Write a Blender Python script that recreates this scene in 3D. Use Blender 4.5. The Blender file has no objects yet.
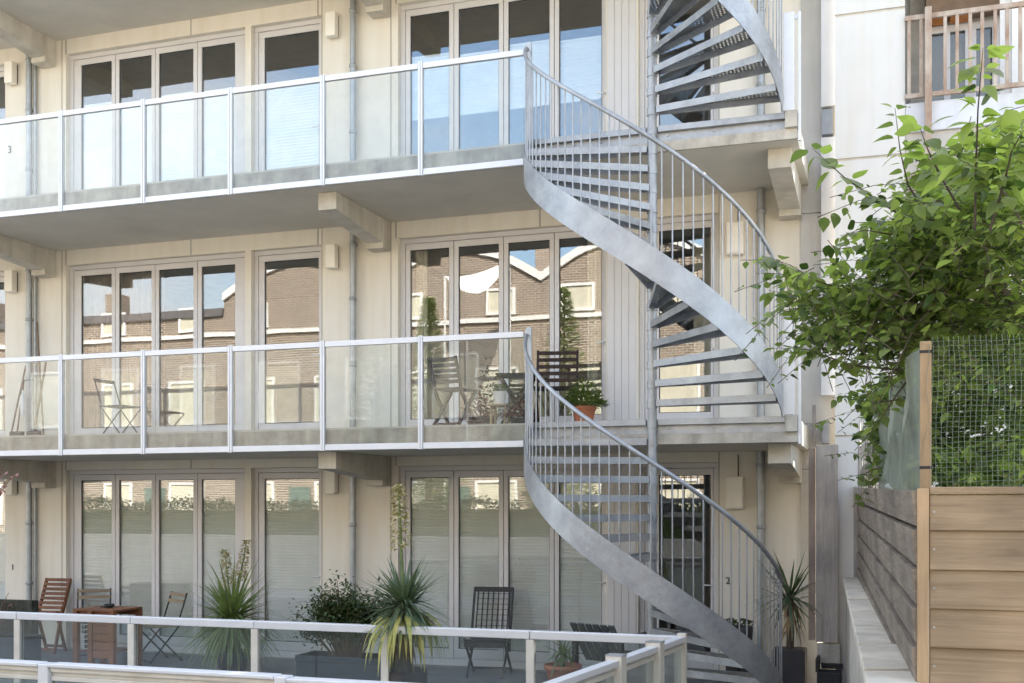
import bpy, math, random
from mathutils import Vector, Matrix, noise
random.seed(7)
sc = bpy.context.scene
COL = sc.collection
PI = math.pi
R = math.radians

# ------------------------------------------------------------------ camera
F = 1128.0; TH = math.atan(0.3316); SN = math.sin(TH); CS = math.cos(TH)
HZ = 507.0; CZ = 2.0
cam = bpy.data.cameras.new('camera'); co = bpy.data.objects.new('camera', cam); COL.objects.link(co)
sc.camera = co
co.location = (0, 0, CZ); co.rotation_euler = (R(90), 0, TH)
cam.sensor_width = 36; cam.lens = F/1024*36
cam.shift_y = (HZ-341.5)/1024
cam.clip_start = 0.05; cam.clip_end = 2000

# ------------------------------------------------------------------ light
SUN_EL = 38.0; SUN_AZ = 22.0        # sun stands behind the apartment building; degrees from +Y towards +X
w = bpy.data.worlds.new('World'); sc.world = w; w.use_nodes = True
nt = w.node_tree; nt.nodes.clear()
sky = nt.nodes.new('ShaderNodeTexSky'); sky.sky_type = 'NISHITA'; sky.sun_disc = False
sky.sun_elevation = R(SUN_EL); sky.sun_rotation = R(SUN_AZ)
sky.air_density = 1.2; sky.dust_density = 2.0; sky.ozone_density = 1.0
bg = nt.nodes.new('ShaderNodeBackground'); bg.inputs[1].default_value = 0.15
wo = nt.nodes.new('ShaderNodeOutputWorld')
tcw = nt.nodes.new('ShaderNodeTexCoord'); mpw = nt.nodes.new('ShaderNodeMapping'); mpw.inputs['Scale'].default_value = (1, 1, 2.2)
nw_ = nt.nodes.new('ShaderNodeTexNoise'); nw_.inputs['Scale'].default_value = 2.3; nw_.inputs['Detail'].default_value = 7; nw_.inputs['Roughness'].default_value = .55
nt.links.new(tcw.outputs['Generated'], mpw.inputs[0]); nt.links.new(mpw.outputs[0], nw_.inputs['Vector'])
cw = nt.nodes.new('ShaderNodeValToRGB'); cw.color_ramp.elements[0].position = .47; cw.color_ramp.elements[1].position = .66
nt.links.new(nw_.outputs['Fac'], cw.inputs[0])
mw = nt.nodes.new('ShaderNodeMixRGB'); mw.inputs[2].default_value = (5.0, 4.9, 4.8, 1)     # bright cloud, same units as the sky
mf = nt.nodes.new('ShaderNodeMath'); mf.operation = 'MULTIPLY'; mf.inputs[1].default_value = .8
nt.links.new(cw.outputs[0], mf.inputs[0]); nt.links.new(mf.outputs[0], mw.inputs[0])
nt.links.new(sky.outputs[0], mw.inputs[1]); nt.links.new(mw.outputs[0], bg.inputs[0]); nt.links.new(bg.outputs[0], wo.inputs[0])
sl = bpy.data.lights.new('sun', 'SUN'); sl.energy = 4.5; sl.angle = R(0.6); sl.color = (1.0, 0.94, 0.84)
so = bpy.data.objects.new('sun', sl); COL.objects.link(so)
az = R(SUN_AZ); el = R(SUN_EL)
sd = Vector((math.sin(az)*math.cos(el), math.cos(az)*math.cos(el), math.sin(el)))
so.rotation_euler = sd.to_track_quat('Z', 'Y').to_euler(); so.location = (0, 30, 30)
sc.view_settings.view_transform = 'Standard'; sc.view_settings.look = 'None'
sc.view_settings.exposure = 2.12; sc.view_settings.gamma = 1.0
try:
    sc.cycles.max_bounces = 8; sc.cycles.transparent_max_bounces = 24; sc.cycles.diffuse_bounces = 5
    sc.cycles.caustics_reflective = False; sc.cycles.caustics_refractive = False
    sc.cycles.use_denoising = True; sc.cycles.sample_clamp_indirect = 6
except Exception:
    pass

# ------------------------------------------------------------------ picture <-> place
def XY(px, Y):                    # X of the point seen at column px on the plane y = Y
    r = (px-512)/F
    return Y*(r*CS-SN)/(CS+r*SN)
def dep(X, Y): return -X*SN+Y*CS
def ZY(px, py, Y):                # height of the point seen at px, py on the plane y = Y
    return CZ+(HZ-py)/F*dep(XY(px, Y), Y)
def PD(px, py, d):                # point at depth d
    u = (px-512)/F*d
    return Vector((u*CS-d*SN, u*SN+d*CS, CZ+(HZ-py)/F*d))

# ------------------------------------------------------------------ materials
MATS = {}
def mat(name, col, rough=0.7, metal=0.0, var=0.12, scale=6.0, bump=0.0, bscale=40.0, stretch=(1, 1, 1), col2=None,
        stain=0.0, spec=0.4, transl=0.0, alpha=1.0):
    if name in MATS: return MATS[name]
    m = bpy.data.materials.new(name); m.use_nodes = True; MATS[name] = m
    N = m.node_tree.nodes; L = m.node_tree.links; N.clear()
    out = N.new('ShaderNodeOutputMaterial'); b = N.new('ShaderNodeBsdfPrincipled')
    b.inputs['Roughness'].default_value = rough; b.inputs['Metallic'].default_value = metal
    b.inputs['Specular IOR Level'].default_value = spec
    tc = N.new('ShaderNodeTexCoord'); mp = N.new('ShaderNodeMapping'); mp.inputs['Scale'].default_value = stretch
    L.new(tc.outputs['Object'], mp.inputs[0])
    n1 = N.new('ShaderNodeTexNoise'); n1.inputs['Scale'].default_value = scale; n1.inputs['Detail'].default_value = 6
    n1.inputs['Roughness'].default_value = 0.65
    L.new(mp.outputs[0], n1.inputs['Vector'])
    cr = N.new('ShaderNodeValToRGB')
    c = Vector(col[:3]); c2 = Vector(col2[:3]) if col2 else c*(1-var*1.6)
    c1 = c if col2 else c*(1+var)
    cr.color_ramp.elements[0].position = 0.32; cr.color_ramp.elements[1].position = 0.68
    cr.color_ramp.elements[0].color = (*c2, 1); cr.color_ramp.elements[1].color = (*c1, 1)
    L.new(n1.outputs['Fac'], cr.inputs[0]); last = cr.outputs[0]
    if stain > 0:                                   # vertical weather streaks
        mp2 = N.new('ShaderNodeMapping'); mp2.inputs['Scale'].default_value = (4, 4, 0.45)
        L.new(tc.outputs['Object'], mp2.inputs[0])
        n2 = N.new('ShaderNodeTexNoise'); n2.inputs['Scale'].default_value = 1.6; n2.inputs['Detail'].default_value = 5
        L.new(mp2.outputs[0], n2.inputs['Vector'])
        r2 = N.new('ShaderNodeValToRGB'); r2.color_ramp.elements[0].position = .45; r2.color_ramp.elements[1].position = .75
        r2.color_ramp.elements[0].color = (1, 1, 1, 1); s = 1-stain; r2.color_ramp.elements[1].color = (s, s*.97, s*.92, 1)
        L.new(n2.outputs['Fac'], r2.inputs[0])
        mx = N.new('ShaderNodeMixRGB'); mx.blend_type = 'MULTIPLY'; mx.inputs[0].default_value = 1
        L.new(last, mx.inputs[1]); L.new(r2.outputs[0], mx.inputs[2]); last = mx.outputs[0]
    L.new(last, b.inputs['Base Color'])
    if bump > 0:
        n3 = N.new('ShaderNodeTexNoise'); n3.inputs['Scale'].default_value = bscale; n3.inputs['Detail'].default_value = 4
        L.new(mp.outputs[0], n3.inputs['Vector'])
        bp = N.new('ShaderNodeBump'); bp.inputs['Strength'].default_value = bump; bp.inputs['Distance'].default_value = 0.01
        L.new(n3.outputs['Fac'], bp.inputs['Height']); L.new(bp.outputs[0], b.inputs['Normal'])
    sh = b.outputs[0]
    if transl > 0:
        t = N.new('ShaderNodeBsdfTranslucent'); mxs = N.new('ShaderNodeMixShader'); mxs.inputs[0].default_value = transl
        g = N.new('ShaderNodeMixRGB'); g.blend_type = 'MULTIPLY'; g.inputs[0].default_value = 1; g.inputs[2].default_value = (1.5, 1.6, .8, 1)
        L.new(last, g.inputs[1]); L.new(g.outputs[0], t.inputs[0])
        L.new(sh, mxs.inputs[1]); L.new(t.outputs[0], mxs.inputs[2]); sh = mxs.outputs[0]
    if alpha < 1:
        t = N.new('ShaderNodeBsdfTransparent'); mxs = N.new('ShaderNodeMixShader'); mxs.inputs[0].default_value = alpha
        L.new(t.outputs[0], mxs.inputs[1]); L.new(sh, mxs.inputs[2]); sh = mxs.outputs[0]
    L.new(sh, out.inputs[0])
    return m

def glass(name, refl, tint=(1, 1, 1), haze=0.0, hazecol=(.8, .82, .8), wav=0.0):
    m = bpy.data.materials.new(name); m.use_nodes = True; MATS[name] = m
    N = m.node_tree.nodes; L = m.node_tree.links; N.clear()
    out = N.new('ShaderNodeOutputMaterial')
    t = N.new('ShaderNodeBsdfTransparent'); t.inputs[0].default_value = (*tint, 1)
    g = N.new('ShaderNodeBsdfGlossy'); g.inputs['Roughness'].default_value = 0.0; g.inputs[0].default_value = (.97, .98, 1, 1)
    lw = N.new('ShaderNodeLayerWeight'); lw.inputs[0].default_value = 0.25
    ma = N.new('ShaderNodeMath'); ma.operation = 'MULTIPLY_ADD'; ma.inputs[1].default_value = .8; ma.inputs[2].default_value = refl
    L.new(lw.outputs['Fresnel'], ma.inputs[0])
    mx = N.new('ShaderNodeMixShader'); L.new(ma.outputs[0], mx.inputs[0])
    tc = N.new('ShaderNodeTexCoord')
    if wav > 0:
        n3 = N.new('ShaderNodeTexNoise'); n3.inputs['Scale'].default_value = 1.3; n3.inputs['Detail'].default_value = 1
        L.new(tc.outputs['Object'], n3.inputs['Vector'])
        bp = N.new('ShaderNodeBump'); bp.inputs['Strength'].default_value = 1; bp.inputs['Distance'].default_value = wav
        L.new(n3.outputs['Fac'], bp.inputs['Height']); L.new(bp.outputs[0], g.inputs['Normal'])
    base = t.outputs[0]
    if haze > 0:
        d = N.new('ShaderNodeBsdfDiffuse'); d.inputs[0].default_value = (*hazecol, 1)
        tr = N.new('ShaderNodeBsdfTranslucent'); tr.inputs[0].default_value = (*hazecol, 1)
        dm = N.new('ShaderNodeMixShader'); dm.inputs[0].default_value = .5
        L.new(d.outputs[0], dm.inputs[1]); L.new(tr.outputs[0], dm.inputs[2])
        nn = N.new('ShaderNodeTexNoise'); nn.inputs['Scale'].default_value = 5; nn.inputs['Detail'].default_value = 6
        L.new(tc.outputs['Object'], nn.inputs['Vector'])
        mm = N.new('ShaderNodeMath'); mm.operation = 'MULTIPLY'; mm.inputs[1].default_value = haze*2
        L.new(nn.outputs['Fac'], mm.inputs[0])
        mh = N.new('ShaderNodeMixShader'); L.new(mm.outputs[0], mh.inputs[0])
        L.new(t.outputs[0], mh.inputs[1]); L.new(dm.outputs[0], mh.inputs[2]); base = mh.outputs[0]
    L.new(base, mx.inputs[1]); L.new(g.outputs[0], mx.inputs[2])
    L.new(mx.outputs[0], out.inputs[0])
    return m

def brick_mat(name, c1, c2, mortar, sc_=1.0):
    m = bpy.data.materials.new(name); m.use_nodes = True; MATS[name] = m
    N = m.node_tree.nodes; L = m.node_tree.links
    b = N['Principled BSDF']; b.inputs['Roughness'].default_value = .9
    tc = N.new('ShaderNodeTexCoord'); mp = N.new('ShaderNodeMapping'); mp.inputs['Rotation'].default_value = (R(90), 0, 0)
    L.new(tc.outputs['Object'], mp.inputs[0])
    br = N.new('ShaderNodeTexBrick'); br.inputs['Scale'].default_value = sc_
    br.inputs['Brick Width'].default_value = .24; br.inputs['Row Height'].default_value = .08; br.inputs['Mortar Size'].default_value = .012
    br.inputs['Color1'].default_value = (*c1, 1); br.inputs['Color2'].default_value = (*c2, 1); br.inputs['Mortar'].default_value = (*mortar, 1)
    L.new(mp.outputs[0], br.inputs['Vector']); L.new(br.outputs[0], b.inputs['Base Color'])
    return m

def wood_mat(name, c1, c2, axis='X', rough=.65, knots=True):
    m = bpy.data.materials.new(name); m.use_nodes = True; MATS[name] = m
    N = m.node_tree.nodes; L = m.node_tree.links
    b = N['Principled BSDF']; b.inputs['Roughness'].default_value = rough; b.inputs['Specular IOR Level'].default_value = .3
    tc = N.new('ShaderNodeTexCoord'); mp = N.new('ShaderNodeMapping')
    s = {'X': (.8, 14, 14), 'Y': (14, .8, 14), 'Z': (14, 14, .8)}[axis]; mp.inputs['Scale'].default_value = s
    L.new(tc.outputs['Object'], mp.inputs[0])
    n1 = N.new('ShaderNodeTexNoise'); n1.inputs['Scale'].default_value = 2.2; n1.inputs['Detail'].default_value = 9; n1.inputs['Distortion'].default_value = .6
    n1.inputs['Roughness'].default_value = .7
    L.new(mp.outputs[0], n1.inputs['Vector'])
    cr = N.new('ShaderNodeValToRGB'); cr.color_ramp.elements[0].position = .3; cr.color_ramp.elements[1].position = .72
    cr.color_ramp.elements[0].color = (*c2, 1); cr.color_ramp.elements[1].color = (*c1, 1)
    L.new(n1.outputs['Fac'], cr.inputs[0])
    n2 = N.new('ShaderNodeTexNoise'); n2.inputs['Scale'].default_value = 1.7; n2.inputs['Detail'].default_value = 3
    L.new(tc.outputs['Object'], n2.inputs['Vector'])
    r2 = N.new('ShaderNodeValToRGB'); r2.color_ramp.elements[0].position = .35; r2.color_ramp.elements[1].position = .65
    r2.color_ramp.elements[0].color = (.62, .62, .64, 1); r2.color_ramp.elements[1].color = (1.06, 1.03, 1, 1)
    L.new(n2.outputs['Fac'], r2.inputs[0])
    mx = N.new('ShaderNodeMixRGB'); mx.blend_type = 'MULTIPLY'; mx.inputs[0].default_value = 1
    L.new(cr.outputs[0], mx.inputs[1]); L.new(r2.outputs[0], mx.inputs[2]); L.new(mx.outputs[0], b.inputs['Base Color'])
    bp = N.new('ShaderNodeBump'); bp.inputs['Strength'].default_value = .35; bp.inputs['Distance'].default_value = .004
    L.new(n1.outputs['Fac'], bp.inputs['Height']); L.new(bp.outputs[0], b.inputs['Normal'])
    return m

def galv(name, c=(.33, .345, .365), perf=False):
    m = bpy.data.materials.new(name); m.use_nodes = True; MATS[name] = m
    N = m.node_tree.nodes; L = m.node_tree.links
    b = N['Principled BSDF']; b.inputs['Metallic'].default_value = .55; b.inputs['Roughness'].default_value = .48
    tc = N.new('ShaderNodeTexCoord')
    v = N.new('ShaderNodeTexVoronoi'); v.inputs['Scale'].default_value = 34
    n = N.new('ShaderNodeTexNoise'); n.inputs['Scale'].default_value = 3.5; n.inputs['Detail'].default_value = 7; n.inputs['Roughness'].default_value = .7
    L.new(tc.outputs['Object'], v.inputs['Vector']); L.new(tc.outputs['Object'], n.inputs['Vector'])
    bw = N.new('ShaderNodeRGBToBW'); L.new(v.outputs['Color'], bw.inputs[0])
    ad = N.new('ShaderNodeMath'); ad.operation = 'MULTIPLY_ADD'; ad.inputs[1].default_value = .20
    L.new(bw.outputs[0], ad.inputs[0]); L.new(n.outputs['Fac'], ad.inputs[2])
    cr = N.new('ShaderNodeValToRGB'); cr.color_ramp.elements[0].position = .38; cr.color_ramp.elements[1].position = .78
    cr.color_ramp.elements[0].color = (c[0]*.80, c[1]*.80, c[2]*.81, 1); cr.color_ramp.elements[1].color = (c[0]*1.32, c[1]*1.32, c[2]*1.3, 1)
    L.new(ad.outputs[0], cr.inputs[0]); L.new(cr.outputs[0], b.inputs['Base Color'])
    rr = N.new('ShaderNodeMapRange'); rr.inputs['To Min'].default_value = .35; rr.inputs['To Max'].default_value = .62
    L.new(bw.outputs[0], rr.inputs[0]); L.new(rr.outputs[0], b.inputs['Roughness'])
    if perf:                                        # punched round holes
        sp = N.new('ShaderNodeVectorMath'); sp.operation = 'MULTIPLY'; sp.inputs[1].default_value = (1/.038, 1/.038, 0)
        L.new(tc.outputs['Object'], sp.inputs[0])
        fr = N.new('ShaderNodeVectorMath'); fr.operation = 'FRACTION'; L.new(sp.outputs[0], fr.inputs[0])
        sb = N.new('ShaderNodeVectorMath'); sb.operation = 'SUBTRACT'; sb.inputs[1].default_value = (.5, .5, 0); L.new(fr.outputs[0], sb.inputs[0])
        ln = N.new('ShaderNodeVectorMath'); ln.operation = 'LENGTH'; L.new(sb.outputs[0], ln.inputs[0])
        lt = N.new('ShaderNodeMath'); lt.operation = 'LESS_THAN'; lt.inputs[1].default_value = .33; L.new(ln.outputs['Value'], lt.inputs[0])
        t = N.new('ShaderNodeBsdfTransparent'); mx = N.new('ShaderNodeMixShader')
        L.new(lt.outputs[0], mx.inputs[0]); L.new(b.outputs[0], mx.inputs[1]); L.new(t.outputs[0], mx.inputs[2])
        L.new(mx.outputs[0], N['Material Output'].inputs[0])
    return m

M_WALL = mat('ivory_panel', (.76, .715, .625), .75, var=.025, scale=.9, stain=.06, bump=.05, bscale=90)
M_SIDE = mat('grey_panel', (.52, .50, .46), .75, var=.06, scale=1.5, stain=.10)
M_CONC = mat('concrete', (.60, .56, .48), .88, var=.12, scale=2.5, bump=.25, bscale=30, stain=.18)
M_SOFF = mat('soffit_concrete', (.66, .62, .54), .9, var=.06, scale=1.3, bump=.08, bscale=20)
M_EDGE = mat('slab_edge_concrete', (.50, .47, .41), .88, var=.18, scale=5, bump=.2, bscale=50, stain=.35)
M_FRAME = mat('window_frame_paint', (.64, .62, .61), .42, var=.02, scale=3)
M_RAIL = mat('rail_aluminium', (.68, .69, .71), .38, metal=.15, var=.03, scale=5)
M_RAILC = mat('rail_cream', (.66, .64, .58), .45, metal=.1, var=.05, scale=6, stain=.1)
M_GALV = galv('galvanised_steel'); M_PERF = galv('perforated_steel', (.30, .31, .31), perf=True)
M_PIPE = mat('zinc_pipe', (.40, .42, .43), .45, metal=.5, var=.10, scale=8, stain=.2)
M_WHITE = mat('white_render', (.66, .65, .62), .85, var=.025, scale=1.5, bump=.1, bscale=60, stain=.05)
M_LAMP = mat('lamp_cover', (.86, .82, .73), .5, var=.03)
M_BOX = mat('meter_box_paint', (.86, .82, .74), .5, var=.03)
M_DARK = mat('dark_metal', (.022, .024, .027), .6, metal=.0, var=.1)
M_BLACKW = mat('black_wood', (.045, .043, .045), .55, var=.2, scale=15)
M_ROOM = mat('room_plaster', (.62, .58, .52), .9, var=.05)
M_ROOMF = mat('room_floor', (.42, .37, .30), .6, var=.1)
M_CURT = mat('curtain_cloth', (.34, .27, .22), .9, var=.12, scale=4)
M_CURT2 = mat('curtain_cream', (.62, .58, .46), .9, var=.08, scale=4)
M_SHADE = mat('pleated_shade', (.90, .90, .86), .85, var=.02, transl=.0)
M_SHADEW = mat('white_shade', (.82, .85, .88), .85, var=.02)
M_GLASSW = glass('window_glass', .095, (.965, .98, .97), wav=.0006)
M_GLASSR = glass('railing_glass', .008, (.965, .98, .975), haze=.055)
M_GLASSL = glass('low_railing_glass', .03, (.86, .90, .90), haze=.03)
M_PAVE = mat('terrace_paving', (.20, .195, .19), .85, var=.15, scale=3, bump=.2, bscale=60)
M_LPAVE = mat('pale_bounce_floor', (.62, .60, .55), .8, var=.05, scale=3, stain=.05)  # unseen balcony floors made pale to bounce light onto the soffits
M_ASPH = mat('street_surface', (.42, .40, .37), .9, var=.1, scale=2, bump=.2, bscale=80)
M_BRICK = brick_mat('brown_brick', (.24, .165, .11), (.13, .085, .055), (.50, .46, .40))
M_WWOOD = mat('white_trim', (.80, .78, .74), .5, var=.03)
M_ORWOOD = wood_mat('orange_hardwood', (.30, .125, .055), (.17, .065, .03), 'Z', .5)
M_PALE = wood_mat('pale_slat_wood', (.50, .40, .27), (.36, .27, .17), 'X')
M_FENCE = wood_mat('fence_board', (.37, .29, .195), (.21, .155, .10), 'X')
M_FENCEZ = wood_mat('fence_post_wood', (.48, .36, .23), (.35, .25, .15), 'Z')
M_GREYW = wood_mat('weathered_board', (.36, .31, .255), (.16, .135, .11), 'Y')
M_GREYZ = wood_mat('weathered_plank', (.52, .48, .43), (.30, .27, .24), 'Z')
M_BROWNZ = wood_mat('brown_plank', (.42, .34, .28), (.26, .20, .16), 'Z')
M_DKWOOD = wood_mat('dark_chair_wood', (.05, .026, .02), (.022, .012, .010), 'X', .5)
M_TERRA = mat('terracotta', (.45, .17, .09), .8, var=.12, scale=10)
M_PLANT = mat('planter_slate', (.045, .053, .062), .6, var=.1, scale=6)
M_DPLANT = mat('dark_planter', (.05, .045, .045), .6, var=.1)
M_SOIL = mat('soil', (.06, .045, .03), .95, var=.3, scale=30, bump=.5)
M_BARK = mat('bark', (.10, .08, .06), .9, var=.3, scale=20, bump=.5, bscale=60, stretch=(1, 1, .3))
M_TWIG = mat('twig_bark', (.17, .12, .08), .8, var=.2, scale=20)
M_LEAF = mat('green_leaf', (.20, .25, .085), .45, var=.3, scale=2.5, col2=(.085, .125, .045), transl=.5, spec=.5)
M_LEAFY = mat('young_leaf', (.29, .35, .11), .45, scale=3, col2=(.16, .23, .065), transl=.55, spec=.5)
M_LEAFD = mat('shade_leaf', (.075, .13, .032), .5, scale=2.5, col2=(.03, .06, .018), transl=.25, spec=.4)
M_YUC = mat('sword_leaf', (.26, .32, .13), .5, scale=4, col2=(.12, .17, .07), transl=.3)
M_YUCB = mat('blue_green_sword_leaf', (.15, .20, .12), .5, scale=4, col2=(.07, .11, .065), transl=.2)
M_YELL = mat('yellow_striped_leaf', (.60, .52, .17), .5, scale=9, col2=(.22, .28, .08), transl=.25)
M_DEAD = mat('dry_leaf', (.36, .26, .14), .85, scale=9, col2=(.22, .14, .07))
M_FLOW = mat('cream_flower', (.55, .47, .28), .8, scale=20, col2=(.30, .27, .10), transl=.2)
M_SHRUB = mat('shrub_leaf', (.10, .13, .05), .5, scale=6, col2=(.04, .055, .025), transl=.2)
M_RUST = mat('rusty_white_paint', (.50, .44, .37), .6, scale=5, col2=(.27, .16, .10), stretch=(1, 1, .5))
M_ORANGE = mat('orange_plastic', (.55, .20, .04), .6, var=.2)
M_WIRE = mat('green_wire', (.20, .25, .20), .5, metal=.2, var=.1)
M_SHEET = mat('milky_mesh_sheet', (.30, .33, .28), .7, var=.2, alpha=.6, scale=3)
M_CLEAR = glass('corrugated_plastic', .08, (.93, .94, .94), haze=.22)
M_SAIL = mat('sail_cloth', (.85, .84, .80), .8, var=.02, transl=.0)
for n_ in M_SAIL.node_tree.nodes:
    if n_.type == 'BSDF_PRINCIPLED': n_.inputs['Transmission Weight'].default_value = 0; n_.inputs['Subsurface Weight'].default_value = .0
M_WPLAS = mat('white_plastic', (.75, .74, .72), .5, var=.03)
M_STICK = mat('broom_wood', (.20, .14, .10), .7, var=.2, scale=10)
M_RED = mat('red_leaf', (.20, .03, .03), .5, var=.3, scale=10, transl=.2)
M_ROOFM = mat('roof_felt', (.14, .13, .13), .9, var=.1)

# ------------------------------------------------------------------ objects
WM = {}
def ident(): return Matrix.Identity(4)
def meta(o, label=None, cat=None, group=None, kind=None):
    if label: o['label'] = label
    if cat: o['category'] = cat
    if group: o['group'] = group
    if kind: o['kind'] = kind
    return o
def thing(name, label, cat, loc=(0, 0, 0), rz=0.0, group=None):
    o = bpy.data.objects.new(name, None); COL.objects.link(o); o.empty_display_size = .2
    o.location = loc; o.rotation_euler = (0, 0, rz)
    WM[o.name] = Matrix.Translation(Vector(loc)) @ Matrix.Rotation(rz, 4, 'Z')
    return meta(o, label, cat, group)

class MB:
    def __init__(s): s.v = []; s.f = []; s.sm = []
    def add(s, vs, fs, smooth=False):
        n = len(s.v); s.v += [Vector(p) for p in vs]; s.f += [tuple(i+n for i in f) for f in fs]; s.sm += [smooth]*len(fs); return s
    def box(s, x0, x1, y0, y1, z0, z1):
        if x0 > x1: x0, x1 = x1, x0
        if y0 > y1: y0, y1 = y1, y0
        if z0 > z1: z0, z1 = z1, z0
        return s.add([(x0, y0, z0), (x1, y0, z0), (x1, y1, z0), (x0, y1, z0), (x0, y0, z1), (x1, y0, z1), (x1, y1, z1), (x0, y1, z1)],
                     [(0, 3, 2, 1), (4, 5, 6, 7), (0, 1, 5, 4), (1, 2, 6, 5), (2, 3, 7, 6), (3, 0, 4, 7)])
    def bar(s, a, b, w, h, up=(0, 0, 1)):            # rectangular bar from a to b
        a = Vector(a); b = Vector(b); d = (b-a).normalized(); u = Vector(up)
        if abs(d.dot(u)) > .98: u = Vector((0, 1, 0))
        x = d.cross(u).normalized(); y = x.cross(d).normalized()
        vs = [p+x*sx*w/2+y*sy*h/2 for p in (a, b) for sx, sy in ((-1, -1), (1, -1), (1, 1), (-1, 1))]
        return s.add(vs, [(0, 1, 2, 3), (7, 6, 5, 4), (0, 4, 5, 1), (1, 5, 6, 2), (2, 6, 7, 3), (3, 7, 4, 0)])
    def tube(s, pts, rad, n=8, caps=True):
        pts = [Vector(p) for p in pts]; k = len(pts)
        rs = rad if isinstance(rad, (list, tuple)) else [rad]*k
        ref = None; vs = []
        for i in range(k):
            d = (pts[min(i+1, k-1)]-pts[max(i-1, 0)]).normalized()
            if ref is None:
                ref = Vector((0, 0, 1)) if abs(d.z) < .9 else Vector((1, 0, 0))
            x = d.cross(ref).normalized(); y = d.cross(x).normalized(); ref = x.cross(d)*1.0 if False else ref
            if abs(d.dot(ref)) > .95: x = d.cross(Vector((.3, 1, .1))).normalized(); y = d.cross(x).normalized()
            for j in range(n):
                a = 2*PI*j/n; vs.append(pts[i]+(x*math.cos(a)+y*math.sin(a))*rs[i])
        fs = [(i*n+j, i*n+(j+1) % n, (i+1)*n+(j+1) % n, (i+1)*n+j) for i in range(k-1) for j in range(n)]
        s.add(vs, fs, n > 5)
        if caps:
            s.add([vs[j] for j in range(n)], [tuple(range(n))]); s.add(vs[-n:], [tuple(range(n-1, -1, -1))])
        return s
    def lathe(s, c, prof, n=20, smooth=True):        # profile of (radius, z)
        c = Vector(c); vs = [c+Vector((r*math.cos(2*PI*j/n), r*math.sin(2*PI*j/n), z)) for r, z in prof for j in range(n)]
        k = len(prof)
        s.add(vs, [(i*n+j, i*n+(j+1) % n, (i+1)*n+(j+1) % n, (i+1)*n+j) for i in range(k-1) for j in range(n)], smooth)
        s.add(vs[-n:], [tuple(range(n))]); s.add(vs[:n], [tuple(range(n-1, -1, -1))]); return s
    def prism(s, poly, axis, a, b):                  # 2-D polygon extruded along an axis
        def P(p, t):
            return {'x': (t, p[0], p[1]), 'y': (p[0], t, p[1]), 'z': (p[0], p[1], t)}[axis]
        n = len(poly); vs = [P(p, a) for p in poly]+[P(p, b) for p in poly]
        return s.add(vs, [tuple(range(n))]+[tuple(range(2*n-1, n-1, -1))]+[(i, i+n, (i+1) % n+n, (i+1) % n) for i in range(n)])
    def build(s, name, m, parent=None, local=False, bevel=0.0):
        me = bpy.data.meshes.new(name)
        if parent is None:
            lo = [min(v[i] for v in s.v) for i in range(3)]; hi = [max(v[i] for v in s.v) for i in range(3)]
            o0 = Vector(((lo[0]+hi[0])/2, (lo[1]+hi[1])/2, lo[2])); vs = [v-o0 for v in s.v]
        elif local: vs = s.v
        else:
            r = parent
            while r.parent: r = r.parent
            Mi = WM[r.name].inverted(); off = Vector((0, 0, 0)); q = parent
            vs = [Mi @ v for v in s.v]
        me.from_pydata([tuple(v) for v in vs], [], s.f); me.update()
        me.polygons.foreach_set('use_smooth', s.sm)
        me.materials.append(m)
        o = bpy.data.objects.new(name, me); COL.objects.link(o)
        if parent is None: o.location = o0; WM[o.name] = Matrix.Translation(o0)
        else: o.parent = parent
        import bmesh
        bm = bmesh.new(); bm.from_mesh(me); bmesh.ops.recalc_face_normals(bm, faces=bm.faces) if not getattr(s, 'leafy', False) else None
        bm.to_mesh(me); bm.free()
        if bevel > 0:
            md = o.modifiers.new('edge', 'BEVEL'); md.width = bevel; md.segments = 2; md.limit_method = 'ANGLE'; md.angle_limit = R(40)
        return o
    # ---- foliage faces
    def leaf(s, p, d, up, L, W, fold=.25, droop=.25):
        d = d.normalized(); x = d.cross(up)
        if x.length < 1e-3: x = Vector((1, 0, 0))
        x.normalize(); n = x.cross(d).normalized()
        prof = ((0, 0), (.16, .34), (.38, .5), (.62, .40), (.82, .19), (1, 0)); vs = []; fs = []
        for i, (t, wd) in enumerate(prof):
            c = p+d*L*t-n*L*droop*t*t
            vs += [c, c+x*W*wd+n*W*fold*wd, c-x*W*wd+n*W*fold*wd]
        for i in range(5):
            q = 3*i
            if i == 0: fs += [(0, 4, 3), (0, 3, 5)]
            elif i == 4: fs += [(q, q+1, q+3), (q, q+3, q+2)]
            else: fs += [(q, q+1, q+4, q+3), (q, q+3, q+5, q+2)]
        s.add(vs, fs, True)
    def blade(s, p, d, L, W, droop, seg=5):
        d = d.normalized(); x = d.cross(Vector((0, 0, 1)))
        if x.length < .05: x = Vector((random.uniform(-1, 1), random.uniform(-1, 1), 0))
        x.normalize(); vs = []; q = Vector(p); dd = d.copy()
        for i in range(seg+1):
            t = i/seg; wd = W*(.55+.9*t if t < .35 else 1.0-(t-.35)/.65*.97)*.5
            vs += [q-x*wd, q+x*wd+Vector((0, 0, 0))]
            dd = (dd+Vector((0, 0, -droop/seg*(1+t)))).normalized(); q = q+dd*L/seg
        s.add(vs, [(2*i, 2*i+1, 2*i+3, 2*i+2) for i in range(seg)], True)

YB = 11.36; YF = 13.13; CX = -2.262
FL = [0.0, 2.89, 5.87, 8.85]
SLAB = .25
XL = -16.9; XR = XY(834, YF)-.02
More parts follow.
